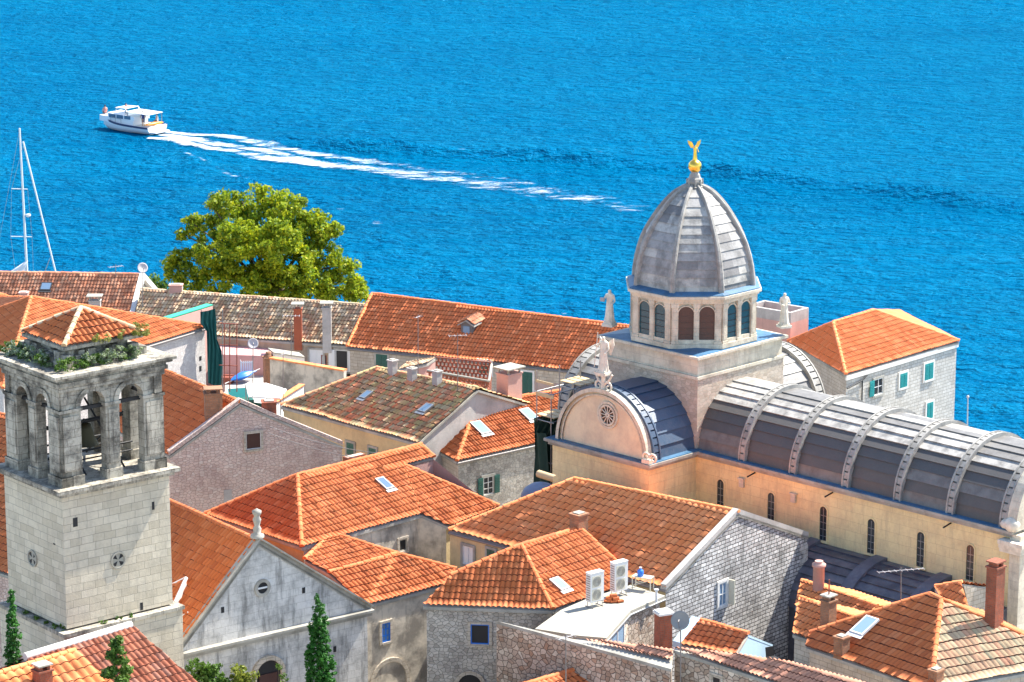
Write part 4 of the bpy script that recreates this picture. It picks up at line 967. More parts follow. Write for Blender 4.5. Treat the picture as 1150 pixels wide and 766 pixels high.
# nave windows
wf = WF(CP(0, 0, 0), CP(19.7, 0, 0))
def lancet(parent, wf, u, z, w, h):
    fr = MB(); arch_ring(fr, wf, u, z + h / 2 - w / 2, w, .07, z - h / 2, -.02, .045); wf.box(fr, u - w / 2 - .14, u + w / 2 + .14, z - h / 2 - .1, z - h / 2, -.02, .1)
    o = part('window', fr, CATH, parent); p = MB(); arch_fill(p, wf, u, z + h / 2 - w / 2, w, z - h / 2, .012)
    for k in range(4): wf.box(p, u - w / 2 + .03, u + w / 2 - .03, z - h / 2 + h * (k + .6) / 5, z - h / 2 + h * (k + .6) / 5 + .03, .012, .022, 1)
    wf.box(p, u - .015, u + .015, z - h / 2, z + h / 2 - .1, .012, .024, 1)
    part('pane', p, [plain('leaded_glass', (.035, .045, .05), .2, var=.8, sc=6), METAL], o); return o
for u in (1.68, 5.05, 8.42, 11.42, 14.44, 17.38): lancet(cat, wf, u, 12.0, .44, 1.75)
for px, py in ((834, 542), (892, 559)):
    u, z = wf.at(px, py); f = MB(); wf.box(f, u - .14, u + .14, z - .22, z + .2, -.02, .14); wf.box(f, u - .2, u + .2, z + .2, z + .27, -.02, .18); part('corbel', f, CATHW, cat)
for px, py in ((848, 535), (935, 557), (1068, 590)):
    u, z = wf.at(px, py); f = MB(); f.tube(wf.P(u, 13.7, .0), wf.P(u, 13.6, .6), .04); part('water_spout', f, DARK, cat)
# left transept
to = CP(-3.3, -3.5, 0); f = MB(); barrel(f, to, u2, -u1, 3.1, 3.1, 14.16, 3.6, 8, (0, 1)); tr = part('transept_roof', f, BLUESLAB, cat)
rib(tr, to, u2, u1, 3.12, 14.16, 1, .48, .55, BLUESLAB[0], BLUESLAB[1])
f = MB(); pts = [to + u1 * (-3.1 * math.cos(math.pi * k / 32)) + Z * (14.17 + 3.1 * math.sin(math.pi * k / 32)) for k in range(33)]
f.prism(pts, u2 * .2); lun = part('gable_lunette', f, plaster('lunette_cream', (.76, .62, .42), (.5, .38, .28), .5, .9, .4), cat)
f = MB(); arc_band(f, to, u2, u1, 3.02, 3.22, 14.17, 1, -.18, .28); arc_band(f, to, u2, u1, 2.82, 2.90, 14.17, 1, -.09, -.0); part('archivolt', f, CATHW, lun)
wft = WF(CP(-6.8, -3.5, 0), CP(0, -3.5, 0)); u, z = wft.at(683, 466)
f = MB(); ring(f, wft, u, z, .46, .56, -.02, .10, 28); ring(f, wft, u, z, .60, .72, -.02, .07, 28); rw = part('rose_window', f, CATHW, cat)
f = MB(); disc(f, wft, u, z, .47, .02); part('pane', f, plain('rose_glass', (.05, .03, .02), .4), rw)
f = MB()
for k in range(12):
    t = 2 * math.pi * k / 12; f.tube(wft.P(u + .1 * math.cos(t), z + .1 * math.sin(t), .05), wft.P(u + .46 * math.cos(t), z + .46 * math.sin(t), .05), .026, n=6)
ring(f, wft, u, z, .05, .12, .02, .08, 12); part('spokes', f, STATUE, rw)
def scroll(mb, c, ax, r=.26, m=0):
    up = Z
    for k in range(18):
        t = k * .45; rr_ = r * (1 - k / 22); t2 = (k + 1) * .45; r2_ = r * (1 - (k + 1) / 22)
        mb.tube(c + ax * rr_ * math.cos(t) + up * rr_ * math.sin(t), c + ax * r2_ * math.cos(t2) + up * r2_ * math.sin(t2), .075 * (1 - k / 30), n=6)
f = MB(); c = CP(.0, -3.75, 14.45); scroll(f, c - u1 * .1, u1, .26); scroll(f, c + u1 * .42, -u1, .26); f.box(c - Z * .3, .5, .3, .2, R(-45)); part('volute', f, STATUE, cat)
f = MB(); c = to + Z * 17.35; scroll(f, c + u1 * .34 + Z * .15, -u1, .3); scroll(f, c - u1 * .34 + Z * .15, u1, .3); f.tube(c - Z * .2, c + Z * .75, .16, .1); f.tube(c + u1 * .3 + Z * .4, c + u1 * .62 + Z * .85, .07, .05); f.tube(c - u1 * .3 + Z * .4, c - u1 * .62 + Z * .85, .07, .05); f.box(c + Z * .72, .5, .5, .12, R(45)); part('acroterion', f, STATUE, cat)
# right-rear transept and chancel
to2 = CP(-3.3, 6.8, 0); f = MB(); barrel(f, to2, u2, -u1, 3.1, 3.1, 14.16, 3.6, 8, (0, 2)); tr2 = part('transept_roof', f, SLAB, cat)
rib(tr2, to2, u2, u1, 3.12, 14.16, 1, 3.3, .7)
co2 = CP(-9.9, 3.3, 0); f = MB(); barrel(f, co2, u1, u2, 3.1, 3.1, 14.16, 3.1, 8, (1, 2)); cr2 = part('chancel_roof', f, SLAB, cat)
rib(cr2, co2, u1, u2, 3.12, 14.16, 1, .35, .7, RIBM, BLUESLAB[1])
# aisle
ao_ = CP(4.0, 0, 0); f = MB(); n = 9
def AP(t, e, s): return CP(s, -(3.2 + e) * math.cos(t), 8.6 + (2.35 + e) * math.sin(t))
for k in range(n):
    t0, t1 = math.pi / 2 * k / n, math.pi / 2 * (k + 1) / n
    f.add([AP(t0, .09, 3), AP(t0, .09, 16.3), AP(t1, .02, 16.3), AP(t1, .02, 3)], [(0, 1, 2, 3)], k % 2); f.add([AP(t0, 0, 3), AP(t0, 0, 16.3), AP(t0, .09, 16.3), AP(t0, .09, 3)], [(0, 1, 2, 3)], 0)
f.poly([CP(16.3, 0, 8.6)] + [AP(math.pi / 2 * k / n, .05, 16.3) for k in range(n + 1)], 0)
cbox(f, 16.3, 19.7, -3.3, 0, 4, 10.3, 1); cbox(f, 3, 16.3, -3.2, -.002, 4, 8.6, 1)
al = part('aisle_roof', f, [plaster('aisle_lead', (.085, .085, .11), (.2, .2, .22), .5, 1.2, .7, .5), plaster('aisle_lead_dark', (.06, .06, .08), (.2, .2, .22), .4, 1.2, .6, .5)], cat)
for s in (8.0, 12.1, 16.0):
    g_ = MB(); arc_band(g_, CP(0, 0, 0), u1, u2, 3.15, 3.42, 8.6, .74, s - .35, s + .35, 0, math.pi / 2, 14); part('rib', g_, LEADD, al)
# drum
dc = CP(-3.4, 3.4, 0); AP_ = 3.22; az0 = 19.1
drum = MB(); N8 = 8
def oct_pts(ap, z, ph=math.pi / 8): 
    rr_ = ap / math.cos(math.pi / 8); return [dc + V((rr_ * math.cos(ph + math.pi / 4 * i), rr_ * math.sin(ph + math.pi / 4 * i), z)) for i in range(8)]
drum.rings([oct_pts(AP_ - .14, 19), oct_pts(AP_ - .14, 21.9)], smooth=False)
for ap_, z0, z1 in ((AP_ + .05, 19.05, 19.3), (AP_ + .03, 21.42, 21.55), (AP_ + .12, 21.55, 21.68), (AP_ + .24, 21.68, 21.82)): drum.rings([oct_pts(ap_, z0), oct_pts(ap_, z1)], smooth=False)
dr_ = part('drum', drum, CATHW, cat)
BWIN = plain('brown_boards', (.085, .04, .03), .5, var=.5, sc=8); TWIN = plain('teal_glass', (.015, .075, .10), .15, var=.4)
for i in range(8):
    p = oct_pts(AP_ - .14, 0); wfd = WF(p[i], p[(i + 1) % 8]); mid = (p[i] + p[(i + 1) % 8]) / 2
    out = V((mid.x - dc.x, mid.y - dc.y, 0)).normalized()
    wfd.n = out; L8 = wfd.len
    pil = MB()
    for u, w_ in ((.17, .34), (L8 / 2, .28), (L8 - .17, .34)):
        wfd.box(pil, u - w_ / 2, u + w_ / 2, 19.3, 21.42, -.02, .13); wfd.box(pil, u - w_ / 2 + .07, u + w_ / 2 - .07, 19.5, 21.05, .13, .145)
        wfd.box(pil, u - w_ / 2 - .04, u + w_ / 2 + .04, 21.2, 21.42, -.02, .17); wfd.box(pil, u - w_ / 2 - .03, u + w_ / 2 + .03, 19.3, 19.42, -.02, .165)
    part('pilaster', pil, CATHW, dr_)
    for u in (L8 * .29, L8 * .71):
        w_ = .80; fr = MB(); arch_ring(fr, wfd, u, 20.85, w_, .05, 19.42, -.02, .09); wfd.box(fr, u - w_ / 2, u + w_ / 2, 19.3, 19.5, -.02, .10)
        arch_fill(fr, wfd, u, 20.85, w_, 19.45, .015, m=1)
        for k in range(4): wfd.box(fr, u - w_ / 2 + .02, u + w_ / 2 - .02, 19.75 + .32 * k, 19.78 + .32 * k, .015, .03, 2)
        front = abs(out.x) < .3
        part('window', fr, [CATHW, BWIN if front else TWIN, DARK if not front else DBROWN], dr_)
# dome
prof = [(3.34, 0), (3.31, .5), (3.22, 1.1), (3.08, 1.7), (2.88, 2.3), (2.60, 2.85), (2.32, 3.3), (2.02, 3.75), (1.71, 4.15), (1.34, 4.56), (.92, 4.9), (.5, 5.12), (.22, 5.2)]
pz = np.array([q[1] for q in prof]); pr2 = np.array([q[0] for q in prof])
zb = 21.84; nC = 12; dm = MB()
for i in range(8):
    a0, a1 = math.pi / 8 + math.pi / 4 * i, math.pi / 8 + math.pi / 4 * (i + 1)
    for k in range(nC):
        za, zb2 = 5.12 * k / nC, 5.12 * (k + 1) / nC; ra, rb = np.interp(za, pz, pr2) - .12, np.interp(zb2, pz, pr2) - .12
        def DP(r, a, z): return dc + V((r * math.cos(a), r * math.sin(a), zb + z))
        A, Bq, Cq, Dq = DP(ra + .05, a0, za), DP(ra + .05, a1, za), DP(rb, a1, zb2), DP(rb, a0, zb2)
        half = random.random() < .6; m1_, m2_ = random.choice((0, 1, 1, 1, 2)), random.choice((0, 1, 1))
        tdir = (k + i * 3) % 7 == 2
        if half:
            s = random.uniform(.35, .65); M0 = A.lerp(Bq, s); M1 = Dq.lerp(Cq, s); dm.add([A, M0, M1, Dq], [(0, 1, 2, 3)], m1_); dm.add([M0, Bq, Cq, M1], [(0, 1, 2, 3)], m2_)
        else: dm.add([A, Bq, Cq, Dq], [(0, 1, 2, 3)], m1_)
        dm.add([DP(ra - .03, a0, za), DP(ra - .03, a1, za), Bq, A], [(0, 1, 2, 3)], 2)
dm.rings([oct_pts(3.38, 21.80), oct_pts(3.38, 21.88), oct_pts(3.05, 22.0)], m=4, smooth=False)
dome = part('dome', dm, SLAB + [PLAT], cat)
for i in range(8):
    a = math.pi / 8 + math.pi / 4 * i; dv = V((math.cos(a), math.sin(a), 0)); tv = V((-dv.y, dv.x, 0)); rs = []
    for k in range(29):
        z = 5.2 * k / 28; r = float(np.interp(z, pz, pr2)); r2_ = float(np.interp(min(5.2, z + .05), pz, pr2)); r0_ = float(np.interp(max(0, z - .05), pz, pr2))
        t_ = (V((0, 0, .1)) + dv * (r2_ - r0_)).normalized(); nn_ = tv.cross(t_); nn_ = nn_ if nn_.dot(dv) > 0 else -nn_
        w_ = .155 * (1 - .5 * k / 28); c = dc + dv * (r - .04) + Z * (zb + z)
        rs.append([c - tv * w_ - nn_ * .22, c - tv * w_ + nn_ * .04, c - tv * w_ * .55 + nn_ * .10, c + tv * w_ * .55 + nn_ * .10, c + tv * w_ + nn_ * .04, c + tv * w_ - nn_ * .22])
    f = MB(); f.rings(rs, smooth=False); part('rib', f, RIBM, dome)
f = MB(); f.lathe(dc + Z * (zb + 5.0), [(.5, 0), (.52, .1), (.36, .2), (.42, .36), (.36, .5), (.3, .56), (.27, .7), (.2, .8), (.14, .95), (.09, 1.02)], 8, smooth=False)
for k in range(8): 
    t = k * math.pi / 4; f.tube(dc + V((.4 * math.cos(t), .4 * math.sin(t), zb + 5.1)), dc + V((.4 * math.cos(t), .4 * math.sin(t), zb + 5.5)), .06, .04, 6)
lan = part('lantern', f, RIBM, dome)
bz = U(782, 186, 0); zball = zup(dc, 186.5)
f = MB(); f.ball(dc + Z * zball, .35, n=20); f.tube(dc + Z * (zb + 5.9), dc + Z * (zball - .25), .06); part('golden_ball', f, GOLD, lan)

# ---- figures grown from joints
def skin(name, pts, edges, rad, mats, parent=None, sub=2, root=0):
    me = bpy.data.meshes.new(name); me.from_pydata([tuple(p) for p in pts], edges, [])
    o = bpy.data.objects.new(name, me); C.objects.link(o)
    md = o.modifiers.new('s', 'SKIN'); 
    if not me.skin_vertices:
        me.attributes
    sv = me.skin_vertices[0].data if me.skin_vertices else None
    if sv is None:
        bm = bmesh.new(); bm.from_mesh(me); bm.verts.layers.skin.verify(); bm.to_mesh(me); bm.free(); sv = me.skin_vertices[0].data
    for i, r in enumerate(rad): sv[i].radius = (r, r) if not isinstance(r, tuple) else r; sv[i].use_root = (i == root)
    s2 = o.modifiers.new('d', 'SUBSURF'); s2.levels = s2.render_levels = sub
    dg = bpy.context.evaluated_depsgraph_get(); ev = o.evaluated_get(dg); m2 = bpy.data.meshes.new_from_object(ev)
    bpy.data.objects.remove(o); bpy.data.meshes.remove(me)
    m2.materials.clear()
    for q in (mats if isinstance(mats, (list, tuple)) else [mats]): m2.materials.append(q)
    for p in m2.polygons: p.use_smooth = True
    m2.name = name; return m2
def figure(h, pose='stand', lean=0.0, wings=False):
    """joint list of a body of height h; x = left/right, -y = front"""
    H7 = h / 7.5; P = []; E_ = []; Rr_ = []
    def j(p, r, par=None):
        P.append(V(p) * h); Rr_.append(r * h)
        if par is not None: E_.append((par, len(P) - 1))
        return len(P) - 1
    pel = j((0, 0, .52), .075); ch = j((0, .005, .66), .078, pel); sh = j((0, .01, .78), .085, ch); nk = j((0, 0, .85), .034, sh); hd = j((0, -.01, .90), .05, nk); ht = j((0, -.005, .96), .048, hd)
    return P, E_, Rr_, j, pel, ch, sh
def stand_fig(name, h, mats, arms, sit=False, sub=2):
    P, E_, Rr_, j, pel, ch, sh = figure(h)
    for s in (-1, 1):
        if sit: k = j((s * .05, -.20, .52), .05, pel); a = j((s * .05, -.22, .29), .034, k); j((s * .05, -.28, .27), .026, a)
        else: k = j((s * .055, -.01, .28), .045, pel); a = j((s * .06, 0, .05), .03, k); j((s * .06, -.07, .02), .026, a)
        el, ha = arms[0 if s < 0 else 1]
        so_ = j((s * .115, .01, .79), .036, sh); e = j(el, .028, so_); w = j(ha, .022, e); j((ha[0], ha[1] - .03, ha[2] - .02), .024, w)
    return skin(name, P, E_, Rr_, mats, sub=sub)
def robe(mb, h, folds=9, m=0):
    rs = []; n = 36
    for z, rx, ry, off in ((0, .155, .13, 0), (.02, .15, .125, 0), (.15, .13, .11, .0), (.35, .115, .095, 0), (.52, .105, .085, 0), (.62, .10, .078, .005), (.72, .12, .075, .01), (.79, .125, .068, .01), (.825, .07, .05, .0)):
        r = []
        for i in range(n):
            t = 2 * math.pi * i / n; k = 1 + .10 * (1 - z / .85) * math.sin(folds * t + z * 3) + .05 * math.sin(4 * t + 5 * z)
            r.append(V((rx * k * math.cos(t), ry * k * math.sin(t) + off, z)) * h)
        rs.append(r)
    mb.rings(rs, m)
def statue(label, loc, h, yaw, arms, extra=None, pedestal=.3):
    t = thing('statue', label, 'statue', loc, None, yaw)
    f = MB(); f.box((0, 0, 0), .62, .62, pedestal * .6); f.box((0, 0, pedestal * .6), .5, .5, pedestal * .4); part('pedestal', f, STATUE, t, local=True)
    me = stand_fig('figure', h, STATUE, arms); 
    me.transform(__import__('mathutils').Matrix.Translation((0, 0, pedestal))); fg = part('figure', me, None, t, local=True)
    f = MB(); robe(f, h); f.v = [(x, y, z + pedestal) for x, y, z in f.v]; part('robe', f, STATUE, t, local=True)
    if extra: extra(t, h, pedestal)
    return t
def face(t, h, pz_, m=STATUE):
    f = MB(); f.ball((0, -.052 * h, .915 * h + pz_), .012 * h); f.ball((0, -.02 * h, .905 * h + pz_), .045 * h, n=12, sz=1.15)
    f.tube((0, -.0535 * h, .925 * h + pz_), (0, -.064 * h, .905 * h + pz_), .008 * h, .011 * h, 6)
    part('hair_and_face', f, m, t, local=True)
def ex_book(t, h, pz_):
    face(t, h, pz_); f = MB(); f.obox(V((-.2 * h, -.2 * h, .62 * h + pz_)), V((.14 * h, 0, 0)), V((0, -.04 * h, .02 * h)), V((0, .03 * h, .1 * h))); part('book', f, GREYP, t, local=True)
pL = CP(-6.6, .35, 19.0); z1 = zup(pL, 329.5)
statue('pale statue holding a dark object on the left corner of the dome platform', UD(684.5, 366, pL.y), 1.78, R(-30), [((-.17, -.06, .62), (-.12, -.17, .66)), ((.17, .0, .62), (.13, -.12, .55))], ex_book, .25)
pR = CP(.0 - .4, 6.5, 19.0); p2 = UD(880.5, 367.5, pR.y)
statue('yellowish pale statue on the right corner of the dome platform', p2, 1.72, R(20), [((-.17, 0, .62), (-.08, -.12, .6)), ((.17, -.02, .62), (.06, -.13, .68))], lambda t, h, q: face(t, h, q), .2)
def ex_wings(t, h, pz_):
    face(t, h, pz_); f = MB()
    for s in (-1, 1):
        f.prism([V((s * .03, .09, .62)) * h, V((s * .10, .10, .80)) * h, V((s * .22, .14, .90)) * h, V((s * .24, .15, .70)) * h, V((s * .15, .12, .42)) * h], V((0, .035, 0)) * h)
    f.v = [(x, y, z + pz_) for x, y, z in f.v]; part('wings', f, STATUE, t, local=True)
    f = MB(); f.tube(V((-.2, -.16, .1)) * h + Z * pz_, V((-.1, -.14, 1.08)) * h + Z * pz_, .022); part('spear', f, STATUE, t, local=True)
statue('weathered winged statue with spear standing on top of the transept gable', to + Z * 18.15, 1.85, R(-35), [((-.17, -.06, .64), (-.14, -.16, .75)), ((.18, -.02, .62), (.12, -.12, .52))], ex_wings, .2)
# gilded angel on the ball: part of the dome's finial
zt_ = zball + .33; me = stand_fig('golden_angel', .78, GOLD, [((-.2, -.04, .86), (-.27, -.1, 1.0)), ((.18, 0, .66), (.2, -.1, .55))])
me.transform(__import__('mathutils').Matrix.Rotation(R(15), 4, 'Z')); me.transform(__import__('mathutils').Matrix.Translation(dc + Z * zt_)); ga = part('golden_angel', me, None, lan)
f = MB(); robe(f, .78, 7)
for s in (-1, 1): f.prism([V((s * .04, .07, .68)), V((s * .16, .1, .92)), V((s * .36, .16, 1.0)), V((s * .32, .15, .82)), V((s * .18, .12, .6))], V((0, .03, 0)))
f.v = [tuple(V((x * math.cos(R(15)) - y * math.sin(R(15)), x * math.sin(R(15)) + y * math.cos(R(15)), z)) + dc + Z * zt_) for x, y, z in f.v]; part('robe_and_wings', f, GOLD, lan)

# ------------------------------------------------------------------ BELL TOWER
ang = R(39.6); t1 = V((math.cos(ang), math.sin(ang), 0)); t2 = V((-t1.y, t1.x, 0)); Ft = U(69.5, 551, 17.8); Ft.z = 0
sR = (hit(189.8, 530, (Ft, t1.cross(Z))) - Ft).dot(t1); sL = (hit(4.0, 520, (Ft, t2.cross(Z))) - Ft).dot(t2)
tow = thing('bell_tower', 'weathered square stone bell tower with open arched belfry and small tiled pyramid roof', 'bell tower', Ft + t1 * sR / 2 + t2 * sL / 2 + Z * 5)
def TP(a, c, z): return Ft + t1 * a + t2 * c + Z * z
def tbox(mb, e, z0, z1, m=0): mb.obox(TP(-e, -e, z0), t1 * (sR + 2 * e), t2 * (sL + 2 * e), Z * (z1 - z0), m)
f = MB(); tbox(f, 0, 11.3, 17.5); part('shaft', f, TOWERS, tow)
f = MB(); tbox(f, .32, -1, 11.05, 0); part('base', f, TOWERS, tow)
f = MB(); tbox(f, .40, 11.05, 11.22); part('ledge', f, TOWERD, tow)
f = MB(); tbox(f, .18, 17.5, 17.68); tbox(f, .38, 17.68, 17.86); part('ledge', f, TOWERD, tow)
wR = WF(TP(0, 0, 0), TP(sR, 0, 0)); wL = WF(TP(0, 0, 0), TP(0, sL, 0))
for wf, px, py, r in ((wR, 132.5, 629, .40), (wL, 37, 627, .40)):
    u, z = wf.at(px, py); f = MB(); ring(f, wf, u, z, r * .82, r, -.02, .06, 28); disc(f, wf, u, z, r * .83, .01); o = part('rosette', f, CONC, tow)
    f = MB()
    for k in range(4):
        a = math.pi / 4 + k * math.pi / 2; ca, sa = math.cos(a), math.sin(a)
        pp = [(.05, 0), (.16, .05), (.27, .10), (.31, .05), (.32, 0), (.31, -.05), (.27, -.10), (.16, -.05)]
        f.poly([wf.P(u + x * ca - y * sa, z + x * sa + y * ca, .018) for x, y in pp])
    part('piercing', f, DARK, o)
for wf, px, py, w_, h_ in ((wR, 84.5, 586.5, .24, .42), (wR, 172, 568, .13, .38), (wR, 159, 681, .15, .36), (wL, 61, 611, .18, .07)): hole(tow, wf, px, py, w_, h_, 'slit_window')
# belfry faces
def belfry_face(o, d, nrm, S_, thick=.5):
    z0, zsp, ztop = 17.86, 21.38, 22.25; pw_, mw = 1.06, .70; ow = (S_ - 2 * pw_ - mw) / 2
    f = MB(); p = lambda u, z, q=0: o + d * u + Z * z + nrm * q
    def pier(u0, u1, e=.0):
        f.obox(p(u0, z0 + .45, -thick), d * (u1 - u0), nrm * thick, Z * (zsp - .12 - z0 - .45)); f.obox(p(u0 - .07, z0, -thick - .05), d * (u1 - u0 + .14), nrm * (thick + .12), Z * .45)
        f.obox(p(u0 - .06, zsp - .12, -thick - .04), d * (u1 - u0 + .12), nrm * (thick + .10), Z * .14)
        f.obox(p(u0 + .12, z0 + .7, 0), d * (u1 - u0 - .24), nrm * .05, Z * (zsp - z0 - 1.0))
    pier(.0, pw_); pier(pw_ + ow, pw_ + ow + mw); pier(S_ - pw_, S_)
    outline = [(0, zsp + .02)]
    for c_ in (pw_ + ow / 2, pw_ + ow * 1.5 + mw):
        outline += [(c_ - ow / 2 * math.cos(math.pi * k / 14), zsp + .02 + ow / 2 * math.sin(math.pi * k / 14)) for k in range(15)]
    outline += [(S_, zsp + .02), (S_, ztop), (0, ztop)]
    f.prism([p(a, b, -.08) for a, b in outline], -nrm * (thick - .12))
    for c_ in (pw_ + ow / 2, pw_ + ow * 1.5 + mw):
        r0 = ow / 2
        for k in range(14):
            a0, a1 = math.pi * k / 14, math.pi * (k + 1) / 14; Q = lambda r, a, q: p(c_ + r * math.cos(a), zsp + .02 + r * math.sin(a), q)
            f.add([Q(r0, a0, .0), Q(r0 + .24, a0, .0), Q(r0 + .24, a1, .0), Q(r0, a1, .0), Q(r0 + .24, a0, -.1), Q(r0 + .24, a1, -.1), Q(r0, a0, -.1), Q(r0, a1, -.1)], [(0, 1, 2, 3), (1, 4, 5, 2), (0, 3, 7, 6)])
    part('belfry_arcade', f, TOWERD, tow)
    f = MB(); f.obox(p(pw_ - .1, zsp - .2, -.4), d * (S_ - 2 * pw_ + .2), nrm * .14, Z * .16); part('tie_beam', f, DARK, tow)
belfry_face(TP(.12, .12, 0), t1, -t2, sR - .24); belfry_face(TP(.12, .12, 0), t2, -t1, sL - .24)
belfry_face(TP(.12, sL - .12, 0), t1, t2, sR - .24); belfry_face(TP(sR - .12, .12, 0), t2, t1, sL - .24)
f = MB(); tbox(f, -.05, 22.25, 22.5); tbox(f, .06, 22.5, 22.68); tbox(f, -.0, 22.68, 22.84); tbox(f, .22, 22.84, 22.98); tbox(f, .36, 22.98, 23.1); part('entablature', f, TOWERD, tow)
f = MB(); a0 = 1.0
tr_0 = random.Random(5)
f.obox(TP(1.25, 1.2, 23.1), t1 * (sR - 2.5), t2 * (sL - 2.4), Z * 1.0)
for k in range(46):
    e_ = tr_0.choice((0, 1)); q_ = tr_0.uniform(.6, (sR if e_ == 0 else sL) - .6); h_ = tr_0.uniform(.15, .75) ; w_ = tr_0.uniform(.3, .6)
    if e_ == 0: f.obox(TP(q_, tr_0.uniform(.75, 1.1), 23.1), t1 * w_, t2 * .4, Z * h_)
    else: f.obox(TP(tr_0.uniform(.75, 1.1), q_, 23.1), t1 * .4, t2 * w_, Z * h_)
part('attic', f, TOWERD, tow)
zp = 24.12; pa, pb, pc, pd = TP(.8, .72, zp), TP(sR - .7, .72, zp), TP(sR - .7, sL - .7, zp), TP(.8, sL - .7, zp); apx = TP(sR / 2, sL / 2, zp + 1.12)
f = MB()
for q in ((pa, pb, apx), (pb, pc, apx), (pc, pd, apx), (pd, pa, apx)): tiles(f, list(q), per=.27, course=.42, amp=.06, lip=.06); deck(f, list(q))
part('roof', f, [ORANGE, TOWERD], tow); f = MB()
for q in (pa, pb, pc, pd): caps(f, q, apx, .12)
part('ridge_tiles', f, [BEIGE], tow)
# bell and frame
f = MB(); bc = TP(sR / 2, sL / 2, 18.9); f.lathe(bc, [(.62, 0), (.55, .12), (.42, .4), (.36, .75), (.28, .95), (.1, 1.02)], 20)
bell = part('bell', f, plain('bronze', (.09, .075, .04), .5, .7), tow)
f = MB()
for q in (.32, .68):
    f.tube(TP(sR * q, .9, 18), TP(sR * q, sL - .9, 20.6), .05, n=6); f.tube(TP(sR * q, sL - .9, 18), TP(sR * q, .9, 20.6), .05, n=6)
    f.tube(TP(.9, sL * q, 18.9), TP(sR - .9, sL * q, 18.9), .05, n=6); f.tube(TP(.9, sL * q, 18.5), TP(sR - .9, sL * q, 18.5), .04, n=6)
f.tube(bc + Z * 1.1 - t1 * 2, bc + Z * 1.1 + t1 * 2, .1)
part('bell_frame', f, DARK, tow)

# ------------------------------------------------------------------ foliage
def leaf_mat(name, cols, trans=.35):
    m, n, p = mat(name); oi = n.nodes.new('ShaderNodeNewGeometry'); c = ramp(n, oi.outputs['Random Per Island'], [(i / (len(cols) - 1), q) for i, q in enumerate(cols)])
    a = noise(n, .5, 3); c = mix(n, sm(n, a, .4, .65, 0, .5), c, cols[-1])
    n.links.new(c, p.inputs['Base Color']); p.inputs['Roughness'].default_value = .6; p.inputs['Specular IOR Level'].default_value = .3
    tr_ = n.nodes.new('ShaderNodeBsdfTranslucent'); n.links.new(c, tr_.inputs[0]); mx = n.nodes.new('ShaderNodeMixShader'); mx.inputs[0].default_value = trans
    out = n.nodes['Material Output']; n.links.new(p.outputs[0], mx.inputs[1]); n.links.new(tr_.outputs[0], mx.inputs[2]); n.links.new(mx.outputs[0], out.inputs[0]); return m
LEAFY = leaf_mat('broad_leaves', [(.30, .40, .014), (.44, .50, .018), (.13, .24, .014), (.56, .52, .018), (.33, .44, .014), (.05, .12, .01)], .45)
LEAFG = leaf_mat('green_leaves', [(.05, .12, .015), (.09, .18, .02), (.04, .09, .015), (.13, .22, .03)])
LEAFD = leaf_mat('cypress_leaves', [(.02, .10, .01), (.03, .14, .015), (.05, .19, .02), (.02, .09, .01)], .25)
LEAFS = leaf_mat('silver_leaves', [(.36, .42, .28), (.22, .30, .10), (.46, .50, .40), (.13, .20, .05)])
def leaves(blobs, dens, size, seed=1, clump=.7, per=34, flat=1.0, up=0.0):
    """leaf faces in small clumps spread through the given blobs (centre, rx, ry, rz)"""
    r = np.random.default_rng(seed); VV = []; 
    for (c, rx, ry, rz) in blobs:
        nclump = max(3, int(dens * (rx * ry * rz) ** (2 / 3)))
        d = r.normal(size=(nclump, 3)); d /= np.linalg.norm(d, axis=1)[:, None]; rad = r.uniform(.45, 1.05, nclump) ** .6
        cc = np.array(c) + d * rad[:, None] * np.array([rx, ry, rz])
        for q in cc:
            k = per; o = r.normal(size=(k, 3)); o /= np.linalg.norm(o, axis=1)[:, None]
            cr = clump * r.uniform(.6, 1.25); pos = q + o * (r.uniform(.2, 1, k) ** .5)[:, None] * cr * np.array([1, 1, .75 * flat])
            nn = o + r.normal(scale=.6, size=(k, 3)) + np.array([0, 0, up]); nn /= np.linalg.norm(nn, axis=1)[:, None]
            a = np.cross(nn, r.normal(size=(k, 3))); a /= np.linalg.norm(a, axis=1)[:, None]; b = np.cross(nn, a); s = (size * r.uniform(.6, 1.3, k))[:, None]
            VV.append(np.stack([pos - a * s, pos - b * s * .6, pos + a * s, pos + b * s * .6], 1).reshape(-1, 3))
    Vv = np.concatenate(VV); n = len(Vv) // 4
    me = bpy.data.meshes.new('leaves'); me.vertices.add(len(Vv)); me.vertices.foreach_set('co', Vv.astype(np.float32).ravel())
    me.loops.add(n * 4); me.loops.foreach_set('vertex_index', np.arange(n * 4, dtype=np.int32)); me.polygons.add(n)
    me.polygons.foreach_set('loop_start', np.arange(0, n * 4, 4, dtype=np.int32)); me.polygons.foreach_set('loop_total', np.full(n, 4, np.int32)); me.update(); return me
def shift(me, l): me.transform(__import__('mathutils').Matrix.Translation(-V(l))); return me
def tree(name, label, base, blobs, lm, dens, size, seed, clump=.7, per=34, group=None, cat_='tree', **kw):
    t = thing(name, label, cat_, base, group); me = shift(leaves(blobs, dens, size, seed, clump, per, **kw), base); me.materials.append(lm); part('crown', me, None, t, local=True)
    return t
TY = 224
def px_blob(x, y, r, dy=0): 
    p = UD(x, y, TY + dy); k = TY / 3400 * r; return (tuple(p), k, k, k * .9)
